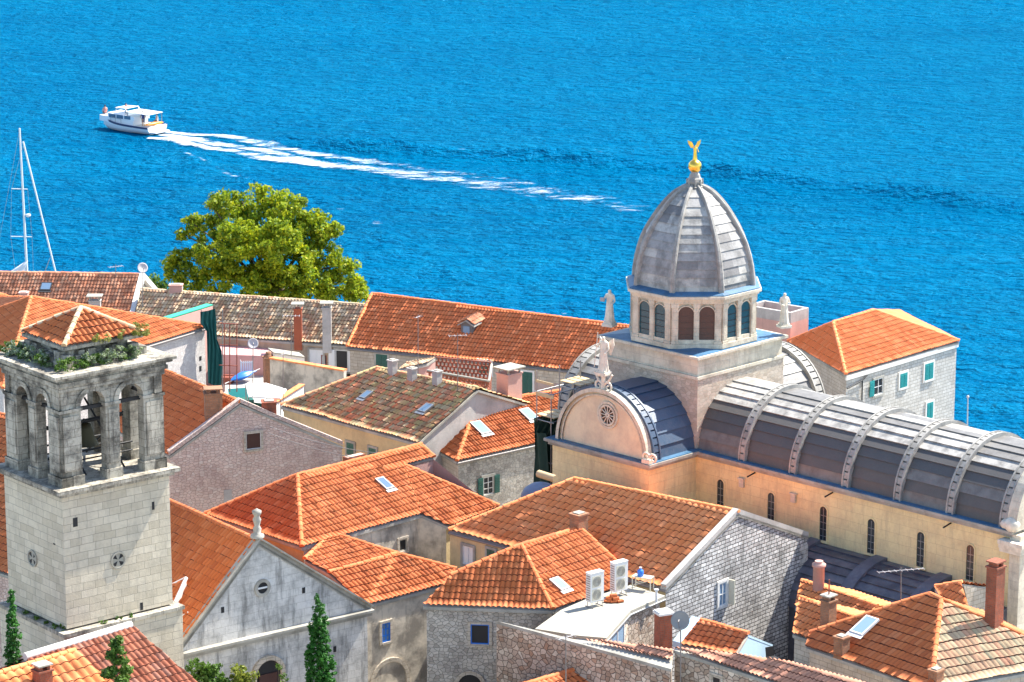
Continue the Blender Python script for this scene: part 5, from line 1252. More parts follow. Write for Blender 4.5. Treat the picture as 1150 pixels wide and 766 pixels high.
bl = [px_blob(*q) for q in ((300, 252, 29, 0), (262, 254, 28, 1), (340, 264, 28, 0), (248, 228, 13, 0), (272, 226, 14, 1), (300, 222, 13, 0), (322, 234, 17, -1), (355, 252, 18, 0), (366, 262, 12, 0), (228, 254, 16, 1), (216, 251, 9, 0), (236, 285, 26, -1), (205, 290, 14, 0), (197, 303, 13, 0),
     (282, 290, 34, -2), (325, 292, 32, -2), (362, 290, 22, 0), (386, 308, 15, 0), (400, 326, 13, 1), (392, 300, 8, 0), (350, 322, 26, -1), (300, 322, 30, -2), (250, 318, 26, -1), (213, 315, 17, 0), (310, 270, 26, -4), (268, 270, 26, -4), (385, 298, 8, 0), (376, 256, 9, 0), (404, 331, 10, 1), (398, 318, 9, 0), (238, 232, 8, 0), (288, 215, 7, 0), (318, 220, 7, 1), (336, 228, 7, 0), (204, 262, 7, 0), (190, 296, 7, 0), (300, 334, 30, 0), (378, 334, 16, 1))]
tb = UD(300, 380, TY); tb.z = 1.5
tr_ = tree('plane_tree', 'big round yellow-green leafy tree by the water behind the beige roof', tb, bl, LEAFY, 21, .15, 5, .5, 50)
f = MB(); f.tube(tb, tb + V((.2, 0, 4)), .5, .38, 10)
top = tb + V((.2, 0, 4))
for b in bl[::2]: 
    c = V(b[0]); mid = top.lerp(c, .5) + V((0, 0, .6)); f.tube(top, mid, .2, .12, 6); f.tube(mid, c, .12, .04, 6)
part('trunk', f, BARK, tr_)
sb = UD(177, 335, 226); sb.z = 1.5
bl2 = [px_blob(172, 318, 9, 2), px_blob(183, 322, 8, 2), px_blob(178, 330, 12, 2)]
t_ = tree('small_tree', 'low bright green bush between the white gable and the big tree', sb, bl2, LEAFG, 22, .16, 9, .5, 30); f = MB(); f.tube(sb, UD(177, 325, 226), .12, .05); part('trunk', f, BARK, t_)
def cypress(label, px, ytop, ybot, wpx, z0, Y, seed):
    b = UD(px, ybot, Y); b.z = z0; top_z = UD(px, ytop, Y).z; w = wpx * Y / 3400 / 2 * 1.9; hh = top_z - z0
    t = thing('cypress', label, 'tree', b); blobs = []
    n = int(hh / .14)
    for k in range(n):
        q = k / n; rr_ = w * min(1, (1 - q) ** .6 * 1.25) * (.93 + .07 * math.sin(k * .7)); blobs.append(((b.x + random.uniform(-.05, .05), b.y, z0 + .3 + hh * q), max(.06, rr_), max(.06, rr_), .2))
    me = shift(leaves(blobs, 120, .055, seed, .12, 30, up=.6), b); me.materials.append(LEAFD); part('crown', me, None, t, local=True)
    f = MB(); f.tube(b, b + Z * hh * .8, .09, .03); part('trunk', f, BARK, t)
    f = MB()
    return t
pC = U(360, 790, 6)
cypress('tall slim dark green cypress in front of the gabled church', 360, 675, 800, 30, 5, 124, 31)
cypress('small young cypress at the left edge beside the bell tower base', 17, 670, 770, 19, 8, 116.5, 33)
def bush(label, pts, lm, seed, Y, z0, name='shrub', size=.075, clump=.2, dens=110, per=28):
    bl = []
    for x, y, r in pts: p = UD(x, y, Y); k = r * Y / 3400; bl.append((tuple(p), k, k, k))
    b = UD(pts[0][0], pts[0][1], Y); b.z = z0; t = thing(name, label, 'plant', b); me = shift(leaves(bl, dens, size, seed, clump, per), b); me.materials.append(lm); part('foliage', me, None, t, local=True)
    f = MB()
    for x, y, r in pts: f.tube(b, UD(x, y, Y), .04, .015, 5)
    part('stem', f, BARK, t); return t
bush('bright green feathery shrub before the church wall, right of the dark red roof', [(222, 750, 12), (240, 756, 14), (232, 768, 18), (210, 765, 10), (250, 775, 14)], LEAFG, 41, 122, 5)
bush('yellow-green shrub left of the church doorway', [(268, 757, 10), (280, 762, 9), (270, 772, 16)], leaf_mat('yellow_leaves', [(.2, .22, .02), (.3, .3, .05), (.12, .18, .02)]), 42, 122.3, 5)
bush('green climber hanging at the right side of the church doorway', [(313, 748, 4), (317, 757, 5), (322, 768, 7)], LEAFG, 43, 126, 5, dens=60, size=.05, clump=.15)
def conifer(label, px, ytop, ybot, Y, z0, seed):
    b = UD(px, ybot, Y); b.z = z0; zt2 = UD(px, ytop, Y).z; t = thing('young_tree', label, 'tree', b); f = MB(); f.tube(b, V((b.x, b.y, zt2)), .07, .02, 6); bl = []
    r = random.Random(seed)
    for k in range(17):
        q = k / 17; z = zt2 - .1 - q * 2.6; L0 = .12 + q * .62; a = k * 2.4; e = V((b.x + L0 * math.cos(a), b.y + L0 * math.sin(a), z - .0)); f.tube(V((b.x, b.y, z - .1)), e, .02, .01, 5); bl.append((tuple(e), .14 + .12 * q, .14 + .12 * q, .12)); bl.append((tuple(V((b.x, b.y, z)).lerp(e, .5)), .12, .12, .12))
    part('trunk', f, BARK, t); me = shift(leaves(bl, 420, .07, seed, .13, 20, up=.5), b); me.materials.append(LEAFG); part('crown', me, None, t, local=True)
conifer('small green tree rising in front of the dark red roof', 135, 716, 860, 108, 5, 4)
# plants on the tower top
for lab, pts, lm, sd in (('silvery green herbs growing on the front left edge of the belfry cornice', [(0.6, 3.9, .30), (.5, 3.2, .34), (.55, 2.4, .32), (.5, 1.7, .25), (.3, 4.6, .25), (.6, 4.6, .3)], LEAFS, 51),
                         ('dark green tuft growing on the left corner of the belfry cornice', [(.35, 5.0, .25), (.8, 4.7, .3), (.35, 3.6, .2), (.4, 2.0, .25)], LEAFG, 52),
                         ('bright green plants along the front of the belfry cornice', [(.5, .35, .28), (1.0, .3, .25), (1.5, .35, .28), (2.1, .4, .24), (2.6, .35, .22), (3.9, .4, .2)], LEAFG, 53),
                         ('grey leaved bushes in front of the little pyramid roof wall', [(1.9, .35, .3), (2.9, .4, .32), (3.4, .4, .34), (4.2, .5, .25), (4.5, .7, .25), (4.8, 1.0, .25)], LEAFS, 54),
                         ('yellow-green grass tufts along the eaves of the pyramid roof', [(2.2, .45, .16), (2.8, .45, .16), (3.6, .45, .15), (4.4, .45, .16), (4.7, .5, .3)], leaf_mat('grassy', [(.2, .22, .03), (.3, .28, .08), (.12, .16, .02)]), 55)):
    b = TP(pts[0][0], pts[0][1], 23.1); t = thing('wall_plant', lab, 'plant', b); bl = [(tuple(TP(a, c + (.15 if sd in (53, 54) else 0), (23.2 if sd != 55 else 24.25) + r * .5)), r * 1.25, r * 1.25, r * 1.25) for a, c, r in pts]
    me = shift(leaves(bl, 120, .055, sd, .15, 28), b); me.materials.append(lm); part('foliage', me, None, t, local=True); f = MB()
    for q in bl: f.tube(V(q[0]) - Z * .3, V(q[0]), .02, .01, 5)
    part('stem', f, BARK, t)
b = TP(-.2, 1, 11.22); t = thing('wall_plant', 'small tufts growing along the lower ledge of the bell tower', 'plant', b)
bl = [(tuple(TP(a, c, 11.3)), r, r, r * .6) for a, c, r in ((-.2, .3, .28), (-.2, .8, .16), (-.22, 2.2, .13), (-.2, 1.5, .12), (-.2, 3.3, .14), (1.8, -.2, .12), (2.6, -.2, .15), (3.3, -.2, .1))]
me = shift(leaves(bl, 120, .05, 57, .1, 20), b); me.materials.append(LEAFG); part('foliage', me, None, t, local=True)

KT = .945
for o in [tow] + [q for q in bpy.data.objects if q.name.startswith('wall_plant')]:
    o.location = CAM + (o.location - CAM) * KT; o.scale = (KT, KT, KT)
# ------------------------------------------------------------------ MOTORBOAT
from mathutils import Matrix
bow = U(123, 143.5, 0); st = U(177, 150, 0); fx = (bow - st).normalized(); hy = math.atan2(fx.y, fx.x); LB = (bow - st).length
bt = thing('motorboat', 'white motor cruiser with blue stripe and canopy speeding across the bay', 'boat', st, None, hy); bt.scale = (1.1, 1, .78)
def bp(name, mb, m, parent=bt, label=None): return part(name, mb, m, parent, label, local=True)
HULL = plain('hull_white', (.78, .80, .82), .35, var=.08); NAVY = plain('navy_paint', (.02, .04, .12), .4)
f = MB(); rs = []; rn = []
for k in range(13):
    q = k / 12; x = LB * q; w = 1.65 * (1 - max(0, (q - .45) / .55) ** 2.2) + .02; zt2 = 1.05 + .55 * q ** 2; dp = -.4 * (1 - q ** 3)
    rs.append([V((x, -w, zt2)), V((x + .12 * q, -w * .93, .55)), V((x - .3 * q, -w * .72, 0.05)), V((x - .5 * q, 0, dp)), V((x - .3 * q, w * .72, .05)), V((x + .12 * q, w * .93, .55)), V((x, w, zt2))])
f.rings(rs, close=False, cap=False)
f.poly([V((0, -1.67, 1.05)), V((0, -1.55, .55)), V((0, -1.2, .05)), V((0, 0, -.4)), V((0, 1.2, .05)), V((0, 1.55, .55)), V((0, 1.67, 1.05))]); hull = bp('hull', f, HULL)
f = MB(); f.rings([[r[0] - Z * .22, r[0] + Z * .03] for r in rs], close=False, cap=False, m=0); f.rings([[r[6] - Z * .22, r[6] + Z * .03] for r in rs], close=False, cap=False)
for s in (0, 6):
    for i in range(len(rs) - 1): f.tube(rs[i][s] + Z * .0, rs[i + 1][s], .06, n=6)
bp('rub_rail', f, NAVY)
f = MB(); f.poly([r[0] - Z * .12 for r in rs] + [r[6] - Z * .12 for r in rs[::-1]]); bp('deck', f, plain('deck', (.7, .68, .62), .6))
f = MB(); f.prism([V((2.2, -1.25, .9)), V((6.8, -.95, 1.2)), V((6.8, .95, 1.2)), V((2.2, 1.25, .9))], Z * .8); f.prism([V((2.0, -1.3, 1.7)), V((5.6, -1.1, 1.95)), V((5.6, 1.1, 1.95)), V((2.0, 1.3, 1.7))], Z * .55); cab = bp('cabin', f, HULL)
f = MB()
for s in (-1, 1):
    for k in range(3): 
        x0 = 2.5 + k * 1.0; f.obox(V((x0, s * 1.29 - .01, 1.85)), V((.8, 0, .03)), V((0, s * -.06, 0)), V((0, 0, .5)))
f.obox(V((5.58, -.9, 2.0)), V((.05, 0, 0)), V((0, 1.8, 0)), Z * .4)
bp('cabin_window', f, GLASS, cab)
f = MB(); f.prism([V((.2, -1.25, 2.75)), V((3.2, -1.2, 2.85)), V((3.2, 1.2, 2.85)), V((.2, 1.25, 2.75))], Z * .08)
can = bp('canopy', f, WHITE); f = MB()
for x in (.3, 3.0):
    for s in (-1, 1): f.tube((x, s * 1.15, 1.0), (x, s * 1.15, 2.8), .035, n=6)
bp('canopy_post', f, METAL)
f = MB(); pts = [V((2.9, -1.1, 2.4)), V((3.3, -1.1, 3.3)), V((3.3, 1.1, 3.3)), V((2.9, 1.1, 2.4))]; f.path(pts, .06); f.path([V((4.9, -.9, 2.5)), V((4.5, -.9, 3.2)), V((4.5, .9, 3.2)), V((4.9, .9, 2.5))], .05); f.obox(V((3.2, -1.0, 3.28)), V((1.5, 0, -.05)), V((0, 2.0, 0)), Z * .06); bp('flybridge_arch', f, WHITE)
f = MB(); rl = [V((LB * q, s * (1.65 * (1 - max(0, (q - .45) / .55) ** 2.2)), 1.75 + .5 * q ** 2)) for s in (1,) for q in (.5, .62, .74, .86, .97)]
rl2 = [V((p.x, -p.y, p.z)) for p in rl]; f.path(rl + rl2[::-1], .03)
for p in rl + rl2: f.tube(p, p - Z * .6, .025, n=5)
bp('bow_rail', f, METAL)
f = MB(); f.prism([V((-.7, -1.2, .25)), V((0, -1.3, .3)), V((0, 1.3, .3)), V((-.7, 1.2, .25))], Z * .12); f.tube((0, -1.4, 1.1), (0, 1.4, 1.1), .05); bp('swim_platform', f, HULL)
f = MB(); f.rings([[V((x, yy * w, 0)) + V((0, w * math.cos(t), w * .6 * math.sin(t))) for t in np.linspace(0, 2 * math.pi, 9)[:-1]] for x, yy, w in ((-1.4, 0, .02), (-1.0, 0, .2), (0, 0, .34), (1.0, 0, .2), (1.4, 0, .02))])
M_ = Matrix.Translation(st) @ Matrix.Rotation(hy, 4, 'Z')
kk = thing('kayak', 'orange and yellow kayak lying across the stern of the motorboat', 'kayak', M_ @ V((.5, 0, 1.05)), None, hy + R(80)); part('hull', f, plain('kayak_orange', (.85, .30, .02), .4, var=.1), kk, local=True)
def person(label, loc, yaw, shirt, legs, arms, sit=False, h=1.72):
    t = thing('person', label, 'person', loc, None, yaw)
    me = stand_fig('body', h, plain('skin', (.50, .28, .18), .6, var=.1), arms, sit, 1); part('body', me, None, t, local=True)
    f = MB(); rs = []
    for z, rx, ry in ((.50, .088, .075), (.6, .09, .078), (.7, .105, .085), (.79, .125, .078), (.83, .06, .055)): rs.append([V((rx * math.cos(a), ry * math.sin(a), z)) * h for a in np.linspace(0, 2 * math.pi, 15)[:-1]])
    f.rings(rs); part('shirt', f, shirt, t, local=True)
    f = MB(); f.ball((0, .01 * h, .945 * h), .056 * h); part('hair', f, DARK, t, local=True)
    f = MB(); 
    for s in (-1, 1):
        if sit: f.tube(V((s * .05, 0, .52)) * h, V((s * .05, -.2, .52)) * h, .062 * h, .052 * h)
        else: f.tube(V((s * .05, 0, .53)) * h, V((s * .056, -.01, .27)) * h, .062 * h, .05 * h)
    part('shorts', f, legs, t, local=True)
ARM = [((-.16, -.02, .65), (-.14, -.12, .56)), ((.16, -.02, .65), (.14, -.12, .56))]
person('person in dark blue clothes standing under the motorboat canopy', M_ @ V((1.5, .6, .75)), hy + R(200), plain('blue_cloth', (.03, .05, .2)), NAVY, ARM)
person('person in red standing at the flybridge of the motorboat', M_ @ V((4.6, -.2, 1.45)), hy + R(-90), plain('red_cloth', (.6, .08, .05)), DARK, ARM, h=1.5)
person('person in pink sitting on the foredeck of the motorboat', M_ @ V((7.3, .2, .85)), hy + R(60), plain('pink_cloth', (.7, .25, .2)), DARK, ARM, True)
person('person in white sitting at the stern of the motorboat', M_ @ V((.7, -.8, .35)), hy + R(120), WHITE, NAVY, ARM, True)
# ------------------------------------------------------------------ SAILBOAT
Ys = 246; mb_ = UD(31, 320, Ys); mt_ = UD(22, 144, Ys); base = V((mb_.x, Ys, 0))
sbt = thing('sailboat', 'white moored sailboat whose mast rises behind the left roofs', 'sailboat', base)
f = MB(); rs = []
for k in range(11):
    q = k / 10; x = -5.5 + 11 * q; w = 1.6 * math.sin(math.pi * min(1, .12 + q * .88)) ** .7 + .03; rs.append([V((base.x + x, Ys - w, .75)), V((base.x + x, Ys - w * .7, .3)), V((base.x + x, Ys, -.4)), V((base.x + x, Ys + w * .7, .3)), V((base.x + x, Ys + w, .75))])
f.rings(rs, close=True, smooth=True); part('hull', f, HULL, sbt)
f = MB(); f.tube(V((mb_.x, Ys, 1)), mt_, .11, .07); part('mast', f, WHITE, sbt)
f = MB()
for y, x0, x1 in ((212, 13, 31), (265.5, 12, 36)): f.tube(UD(x0, y, Ys), UD(x1, y + .5, Ys), .035)
part('spreader', f, WHITE, sbt)
f = MB(); f.tube(UD(26, 159, Ys), UD(64, 312, Ys - .5), .07, .07); part('furled_jib', f, WHITE, sbt)
f = MB(); f.tube(UD(22, 146, Ys), UD(-12, 330, Ys), .012); f.tube(UD(13, 212, Ys), UD(27, 160, Ys), .012); f.tube(UD(13, 212, Ys), UD(12, 265.5, Ys), .012); f.tube(UD(12, 265.5, Ys), UD(20, 325, Ys), .012)
f.tube(UD(31, 212, Ys), UD(36, 266, Ys), .012); f.tube(UD(36, 266, Ys), UD(38, 320, Ys), .012); f.tube(UD(56, 290, Ys), UD(48, 312, Ys), .03); part('rigging', f, METAL, sbt)
f = MB(); f.rings([[UD(x, y, Ys) + V((0, r * math.cos(t), r * 1.2 * math.sin(t))) for t in np.linspace(0, 2 * math.pi, 9)[:-1]] for x, y, r in ((31, 294, .1), (28, 299, .32), (20, 304, .3), (8, 310, .16))]); part('sail_cover', f, WHITE, sbt)
f = MB(); f.lathe(UD(29, 244, Ys) + V((.2, 0, 0)), [(.05, 0), (.22, .1), (.22, .25), (.05, .3)], 10); part('radar', f, WHITE, sbt)
# ------------------------------------------------------------------ SMALL THINGS
def ac_unit(label, foot, yaw):
    t = thing('air_conditioner', label, 'air conditioner', foot, 'air conditioners on the flat roof', yaw); w, d, h, l = .78, .34, 1.36, .28
    f = MB(); f.box((0, 0, l), w, d, h); f.box((0, 0, l + h), w + .03, d + .03, .03); part('casing', f, WHITE, t, local=True)
    for k in range(2):
        zc = l + .34 + .62 * k; wf_ = WF(V((-.5, -d / 2, 0)), V((.5, -d / 2, 0))); wf_.n = V((0, -1, 0)); wf_.d = V((1, 0, 0)); wf_.a = V((0, -d / 2, 0))
        g_ = MB(); wf_.box(g_, -.30, .22, zc - .26, zc + .26, 0, .012, 0)
        for q in range(4): ring(g_, wf_, -.04, zc, .05 + .055 * q, .065 + .055 * q, .012, .03, 20, 1)
        part('fan_grille', g_, [CREAM, METAL], t, local=True)
    g_ = MB()
    for k in range(11): g_.box((-w / 2 - .005, 0, l + .1 + k * .11), .012, d * .8, .05)
    part('side_vent', g_, METAL, t, local=True)
    g_ = MB()
    for s in (-1, 1):
        for q in (-1, 1): g_.tube((s * .3, q * .16, 0), (s * .3, q * .16, l), .02, n=6)
        g_.tube((s * .3, -.25, .02), (s * .3, .3, .02), .02, n=6); g_.tube((s * .3, -.16, l), (s * .3, .16, l), .02, n=6)
    part('stand', g_, METAL, t, local=True); return t
ac_unit('left white outdoor air conditioner with two fans, casting its shadow on the flat roof', U(668, 681, 11.85), R(38))
ac_unit('right white outdoor air conditioner with two fans, nearer the grey gable', U(695, 669, 11.85), R(38))
t = thing('brick_pile', 'small heap of spare orange bricks beside the air conditioners', 'bricks', U(689, 677, 11.85)); f = MB()
for k, (x, y, z, a) in enumerate(((0, 0, 0, 10), (.3, .05, 0, 30), (-.28, .05, 0, -15), (.05, .25, 0, 5), (.1, .05, .13, 20), (-.18, .12, .13, -30), (.0, .1, .26, 15))):
    g_ = MB(); g_.box((x, y, z), .30, .2, .125, R(a)); part('brick', g_, ORANGE, t, local=True)
b = U(722, 662, 11.85); t = thing('rack', 'cream metal rack on the flat roof edge by the grey gable', 'rack', b, None, R(-25)); f = MB()
for x in (-.45, .45):
    for y in (-.2, .2): f.tube((x, y, 0), (x, y, .62), .03, n=6)
for y in (-.2, .2): f.tube((-.45, y, .62), (.45, y, .62), .03, n=6); f.tube((-.45, y, .2), (.45, y, .55), .02, n=6)
f.box((0, 0, .62), .95, .45, .03); part('frame', f, CREAM, t, local=True)
t = thing('blue_canister', 'bright blue plastic canister standing on the cream rack', 'canister', b + V((-.12, 0, .65))); f = MB(); f.lathe((0, 0, 0), [(.12, 0), (.15, .03), (.15, .24), (.12, .3), (.05, .33), (.05, .38), (.03, .39)], 14); part('body', f, BLUE, t, local=True); f = MB(); f.lathe((0, 0, .39), [(.06, 0), (.06, .04)], 10); part('cap', f, WHITE, t, local=True)
b = U(737, 676, 11.85); t = thing('vent_pipe', 'white vent pipe on the corner of the flat roof', 'pipe', b); f = MB(); f.tube((0, 0, 0), (0, 0, .55), .06); f.tube((0, 0, .55), (.0, 0, .62), .1); part('pipe', f, WHITE, t, local=True)
# brick chimney stack of its own and dish
b = UD(744.5, 735, 127.3); b.z = 8
t = thing('chimney_stack', 'red brick chimney stack with pale cap, left of the grey satellite dish', 'chimney', b); zt_ = zup(b, 689); f = MB(); f.box(b, .62, .55, zt_ - 8, R(25)); part('stack', f, BRICK, t); f = MB(); f.box(V((b.x, b.y, zt_)), .74, .66, .09, R(25)); f.box(V((b.x, b.y, zt_ + .09)), .66, .58, .06, R(25)); part('cap', f, WHITEP, t)
def dish(label, px, py, rpx, ybot, Y, m=METAL, az=-20):
    c = UD(px, py, Y); b = UD(px, ybot, Y); r = rpx * Y / 3400; t = thing('satellite_dish', label, 'satellite dish', b)
    f = MB(); f.tube(b, c + V((0, .12, 0)), .03, n=6); part('pole', f, GUTTER, t)
    n_ = V((math.sin(R(az)), -math.cos(R(az)), .45)).normalized(); a = Z.cross(n_).normalized(); bb = n_.cross(a); rs = []
    for k in range(6):
        q = k / 5; rs.append([c + n_ * (.22 * r * q * q) + (a * math.cos(s) + bb * math.sin(s)) * r * max(.02, q) for s in np.linspace(0, 2 * math.pi, 25)[:-1]])
    back = [[p - n_ * .02 for p in rr_] for rr_ in rs[::-1]]
    f = MB(); f.rings(rs + back, cap=False); part('reflector', f, m, t); f = MB(); f.tube(c - bb * r * .95, c + n_ * r * .9 - bb * .1, .015, n=5); f.tube(c + n_ * r * .9 - bb * .1, c + n_ * r * .7, .035, n=6); part('feed_arm', f, GUTTER, t)
PG = plain('pale_grey_paint', (.50, .48, .48), .6); 
dish('mesh grey satellite dish on a tall pole beside the red brick chimney stack', 764.5, 697, 11.5, 790, 122.5, plain('grey_mesh', (.26, .25, .24), .6))
dish('pale satellite dish standing on the white gable of the long left house', 160, 301, 6, 345, 207, PG, 20)
dish('round grey satellite dish above the pink terrace', 284, 386, 6.3, 446, 176, PG, 10)
dish('small white satellite dish low on the red roofed house wall right of the yellow wall', 725, 0, 0.1, 1, 10) if False else None
def aerial(label, px, ytop, ybot, Y, els=6, w=.5, boom=1.0, yaw=30):
    b = UD(px, ybot, Y); tp_ = UD(px, ytop, Y); t = thing('tv_aerial', label, 'aerial', b); f = MB(); f.tube(b, tp_, .028, .02, 6); part('mast', f, GUTTER, t)
    d = V((math.cos(R(yaw)), math.sin(R(yaw)), 0)); s = d.cross(Z); f = MB(); c = tp_ - Z * .15; f.tube(c - d * boom / 2, c + d * boom / 2, .016, n=5)
    for k in range(els): q = c + d * boom * (k / (els - 1) - .5); f.tube(q - s * w / 2, q + s * w / 2, .011, n=5)
    part('yagi', f, PG, t)
aerial('tv aerial on a thin mast above the left shore house', 130, 297, 311, 206)
aerial('long tv aerial with slanting strut on the bottom right hipped roof', 1012, 637, 676, 131, 9, .35, 2.2, 15)
aerial('tv aerial on a mast in front of the brown rubble wall', 635.5, 712, 790, 120, 5, .4, .8, 40)
aerial('tv aerial rising from the mottled roof in front of the dormer', 514, 374, 440, 168, 4, .5, 1.0, 10)
aerial('thin aerial mast standing in front of the red waterfront roof', 469.5, 353, 420, 170, 3, .3, .5, 60)
aerial('tv aerial in front of the beige roof beside the red pipe chimney', 327, 352, 400, 180, 5, .5, 1.0, 0)
aerial('tall thin aerial in the courtyard left of the brown chimney', 318, 395, 462, 172, 3, .3, .4, 60)
b = UD(1087.5, 480, 186); t = thing('lamp_post', 'thin pale mast by the water right of the stone house', 'post', V((b.x, b.y, 1.5))); f = MB(); f.tube(V((b.x, b.y, 1.5)), UD(1087, 446, 186), .05, .03, 6); f.lathe(V((b.x, b.y, 1.5)), [(.15, 0), (.15, .1), (.07, .2)], 8); part('pole', f, PG, t); f = MB(); f.ball(UD(1087, 445.5, 186), .09); part('lamp', f, PG, t)
b = U(398, 517, 11.5); b = UD(398, 517, 158); t = thing('planter', 'long red clay planter on the ridge end below the yellow wall', 'planter', b, None, R(42)); f = MB(); f.obox(V((-.62, -.2, -.0)), V((1.25, 0, 0)), V((0, .42, 0)), Z * .28); part('trough', f, BRICK, t, local=True); f = MB(); f.obox(V((-.55, -.13, .281)), V((1.1, 0, 0)), V((0, .28, 0)), Z * .01); part('soil', f, DIRTP, t, local=True)
# ---- courtyard between the beige roof and the mottled roof
def slab(name, label, cat_, px, z, th, m, pname='slab'):
    ps = [U(x, y, z) for x, y in px]; c = sum(ps, V((0, 0, 0))) / len(ps); t = thing(name, label, cat_, V((c.x, c.y, z - th))); f = MB(); f.prism(ps, -Z * th); part(pname, f, m, t); return t, ps
t, ps = slab('roof_terrace', 'pink floored roof terrace below the beige tiled roof', 'terrace', [(240, 379), (262, 376), (333, 386), (306, 400), (246, 398)], 6.4, 4.5, plaster('pink_floor', (.66, .36, .34), (.45, .27, .25), .4), 'floor')
f = MB(); 
for a, b in ((0, 1), (1, 2)): f.prism([ps[a], ps[b], ps[b] + Z * .25, ps[a] + Z * .25], V((0, .2, 0)))
part('edge', f, CONC, t)
t, ps = slab('courtyard_terrace', 'cluttered grey terrace floor in the courtyard behind the pinkish gable', 'terrace', [(250, 402), (306, 401), (362, 415), (362, 440), (318, 462), (252, 455)], 5.0, 3.2, GREYP, 'floor')
def wallbox(name, label, cat_, p0, p1, z0, th, zb, m, cop=None, up=0.0, coph=.1):
    a, b = U(*p0, z0), U(*p1, z0 + up); t = thing(name, label, cat_, V(((a.x + b.x) / 2, (a.y + b.y) / 2, zb))); n_ = V((a.y - b.y, b.x - a.x, 0)).normalized()
    if n_.y < 0: n_ = -n_
    f = MB(); f.prism([V((a.x, a.y, zb)), V((b.x, b.y, zb)), b, a], n_ * th); part('wall', f, m, t)
    if cop: f = MB(); f.prism([a - n_ * .08 + Z * .0, b - n_ * .08, b + n_ * (th + .08), a + n_ * (th + .08)], Z * coph); part('coping', f, cop, t)
    return t
wallbox('parapet_wall', 'long grey terrace wall with tiled coping in front of the white shuttered windows', 'wall', (303, 403), (386, 417), 7.2, .3, 4, DIRTP, SALMON)
wallbox('parapet_wall', 'short grey wall end with curved stain closing the courtyard on the right', 'wall', (359, 419), (388, 420), 6.6, .3, 3.5, GREYP, CONC)
wallbox('shed_wall', 'pale cement shed with sloping top beside the pink terrace', 'shed', (307, 397), (342, 402), 7.3, 1.2, 4, WHITEP, CONC, -.5)
wallbox('parapet_wall', 'whitish low wall with tile coping descending beside the mottled roof corner', 'wall', (300, 459), (341, 433), 7.0, .25, 4, WHITEP, SALMON)
t, ps = slab('canopy', 'flat white awning sheet in the courtyard left of the mottled roof', 'awning', [(276, 431), (299, 430), (322, 437), (315, 447), (279, 445)], 7.2, .08, WHITEP, 'sheet'); f = MB()
for p in ps: f.tube(p - Z * .08, V((p.x, p.y, 5)), .04, n=6)
part('post', f, METAL, t)
b = U(271, 443, 6.2); b.z = 5; t = thing('container', 'green metal container with open lid in the courtyard', 'container', b, None, R(15)); f = MB(); f.box((0, 0, 0), 1.5, .9, .9); part('body', f, GREEN, t, local=True); f = MB(); f.obox(V((-.75, .42, .9)), V((1.5, 0, 0)), V((0, .3, .55)), V((0, .04, -.02))); part('lid', f, TEAL, t, local=True)
b = U(284, 455, 6.5); b.z = 5; t = thing('awning', 'dark green awning over the courtyard corner, behind the pinkish gable', 'awning', b, None, R(-20)); f = MB(); f.obox(V((-1.3, -.6, 1.3)), V((2.6, 0, -.1)), V((0, 1.1, .25)), Z * .04); part('cloth', f, GNET, t, local=True); f = MB()
for x in (-1.2, 1.2):
    for y in (-.5, .4): f.tube((x, y, 0), (x, y, 1.3), .03, n=6)
part('post', f, METAL, t, local=True)
b = U(302, 424, 5.6); b.z = 5; t = thing('chimney_stack', 'round topped brown brick chimney in the courtyard beside the dish', 'chimney', b, None, R(20)); zt_ = zup(b, 399) - 5; f = MB(); f.box((0, 0, 0), .62, .62, zt_ - .2); f.box((0, 0, zt_ - .2), .74, .74, .1); part('stack', f, BRICKB, t, local=True); f = MB(); f.lathe((0, 0, zt_ - .1), [(.34, 0), (.3, .12), (.18, .2), (.2, .32), (.05, .34)], 12); part('pot', f, BRICKB, t, local=True)
b = U(272, 423, 5.4); b.z = 5; t = thing('folded_parasol', 'blue and white cloth parasol lying folded on the courtyard terrace', 'parasol', b, None, R(35)); f = MB(); rs = []
for k in range(9):
    q = k / 8; w = .06 + .36 * math.sin(math.pi * min(1, q * 1.1)) ; rs.append([V((-.9 + 2.0 * q, w * math.cos(s) * (1 + .3 * math.cos(4 * s)), .3 + .35 * q + w * .6 * math.sin(s))) for s in np.linspace(0, 2 * math.pi, 17)[:-1]])
f.rings(rs); part('cloth', f, BLUE, t, local=True); f = MB(); f.tube((-1.4, 0, .1), (1.4, 0, .75), .03); part('pole', f, WHITE, t, local=True)
b = U(277, 404, 6.4); b.z = 5; t = thing('louvred_screen', 'small white louvred screen standing by the pink terrace', 'screen', b, None, R(5)); f = MB()
for k in range(6): f.box((-.35 + k * .14, 0, .2), .09, .04, 1.1)
f.box((0, .03, .25), .85, .03, .07); f.box((0, .03, 1.15), .85, .03, .07); part('slats', f, WHITE, t, local=True); f = MB(); f.tube((-.42, 0, 0), (-.42, 0, 1.4), .03); f.tube((.42, 0, 0), (.42, 0, 1.4), .03); part('post', f, WHITE, t, local=True)
for lab, px, py, w, h, m in (('small wooden crate on the courtyard floor beside the blue parasol', 258, 414, .7, .7, WOOD), ('stack of reddish boards on the courtyard floor', 255, 425, .8, .5, RUST), ('pale boards lying in the middle of the courtyard terrace', 338, 436, 1.2, .15, WOOD), ('grey box near the brown courtyard chimney', 312, 428, .8, .3, CONC)):
    b = U(px, py, 5.3); b.z = 5; t = thing('crate' if w < 1 else 'boards', lab, 'crate' if w < 1 else 'boards', b, None, R(random.uniform(-30, 30))); f = MB()
    for k in range(4): f.box((0, -.27 + .18 * k, 0), w, .15, h * random.uniform(.8, 1))
    part('slats', f, m, t, local=True)
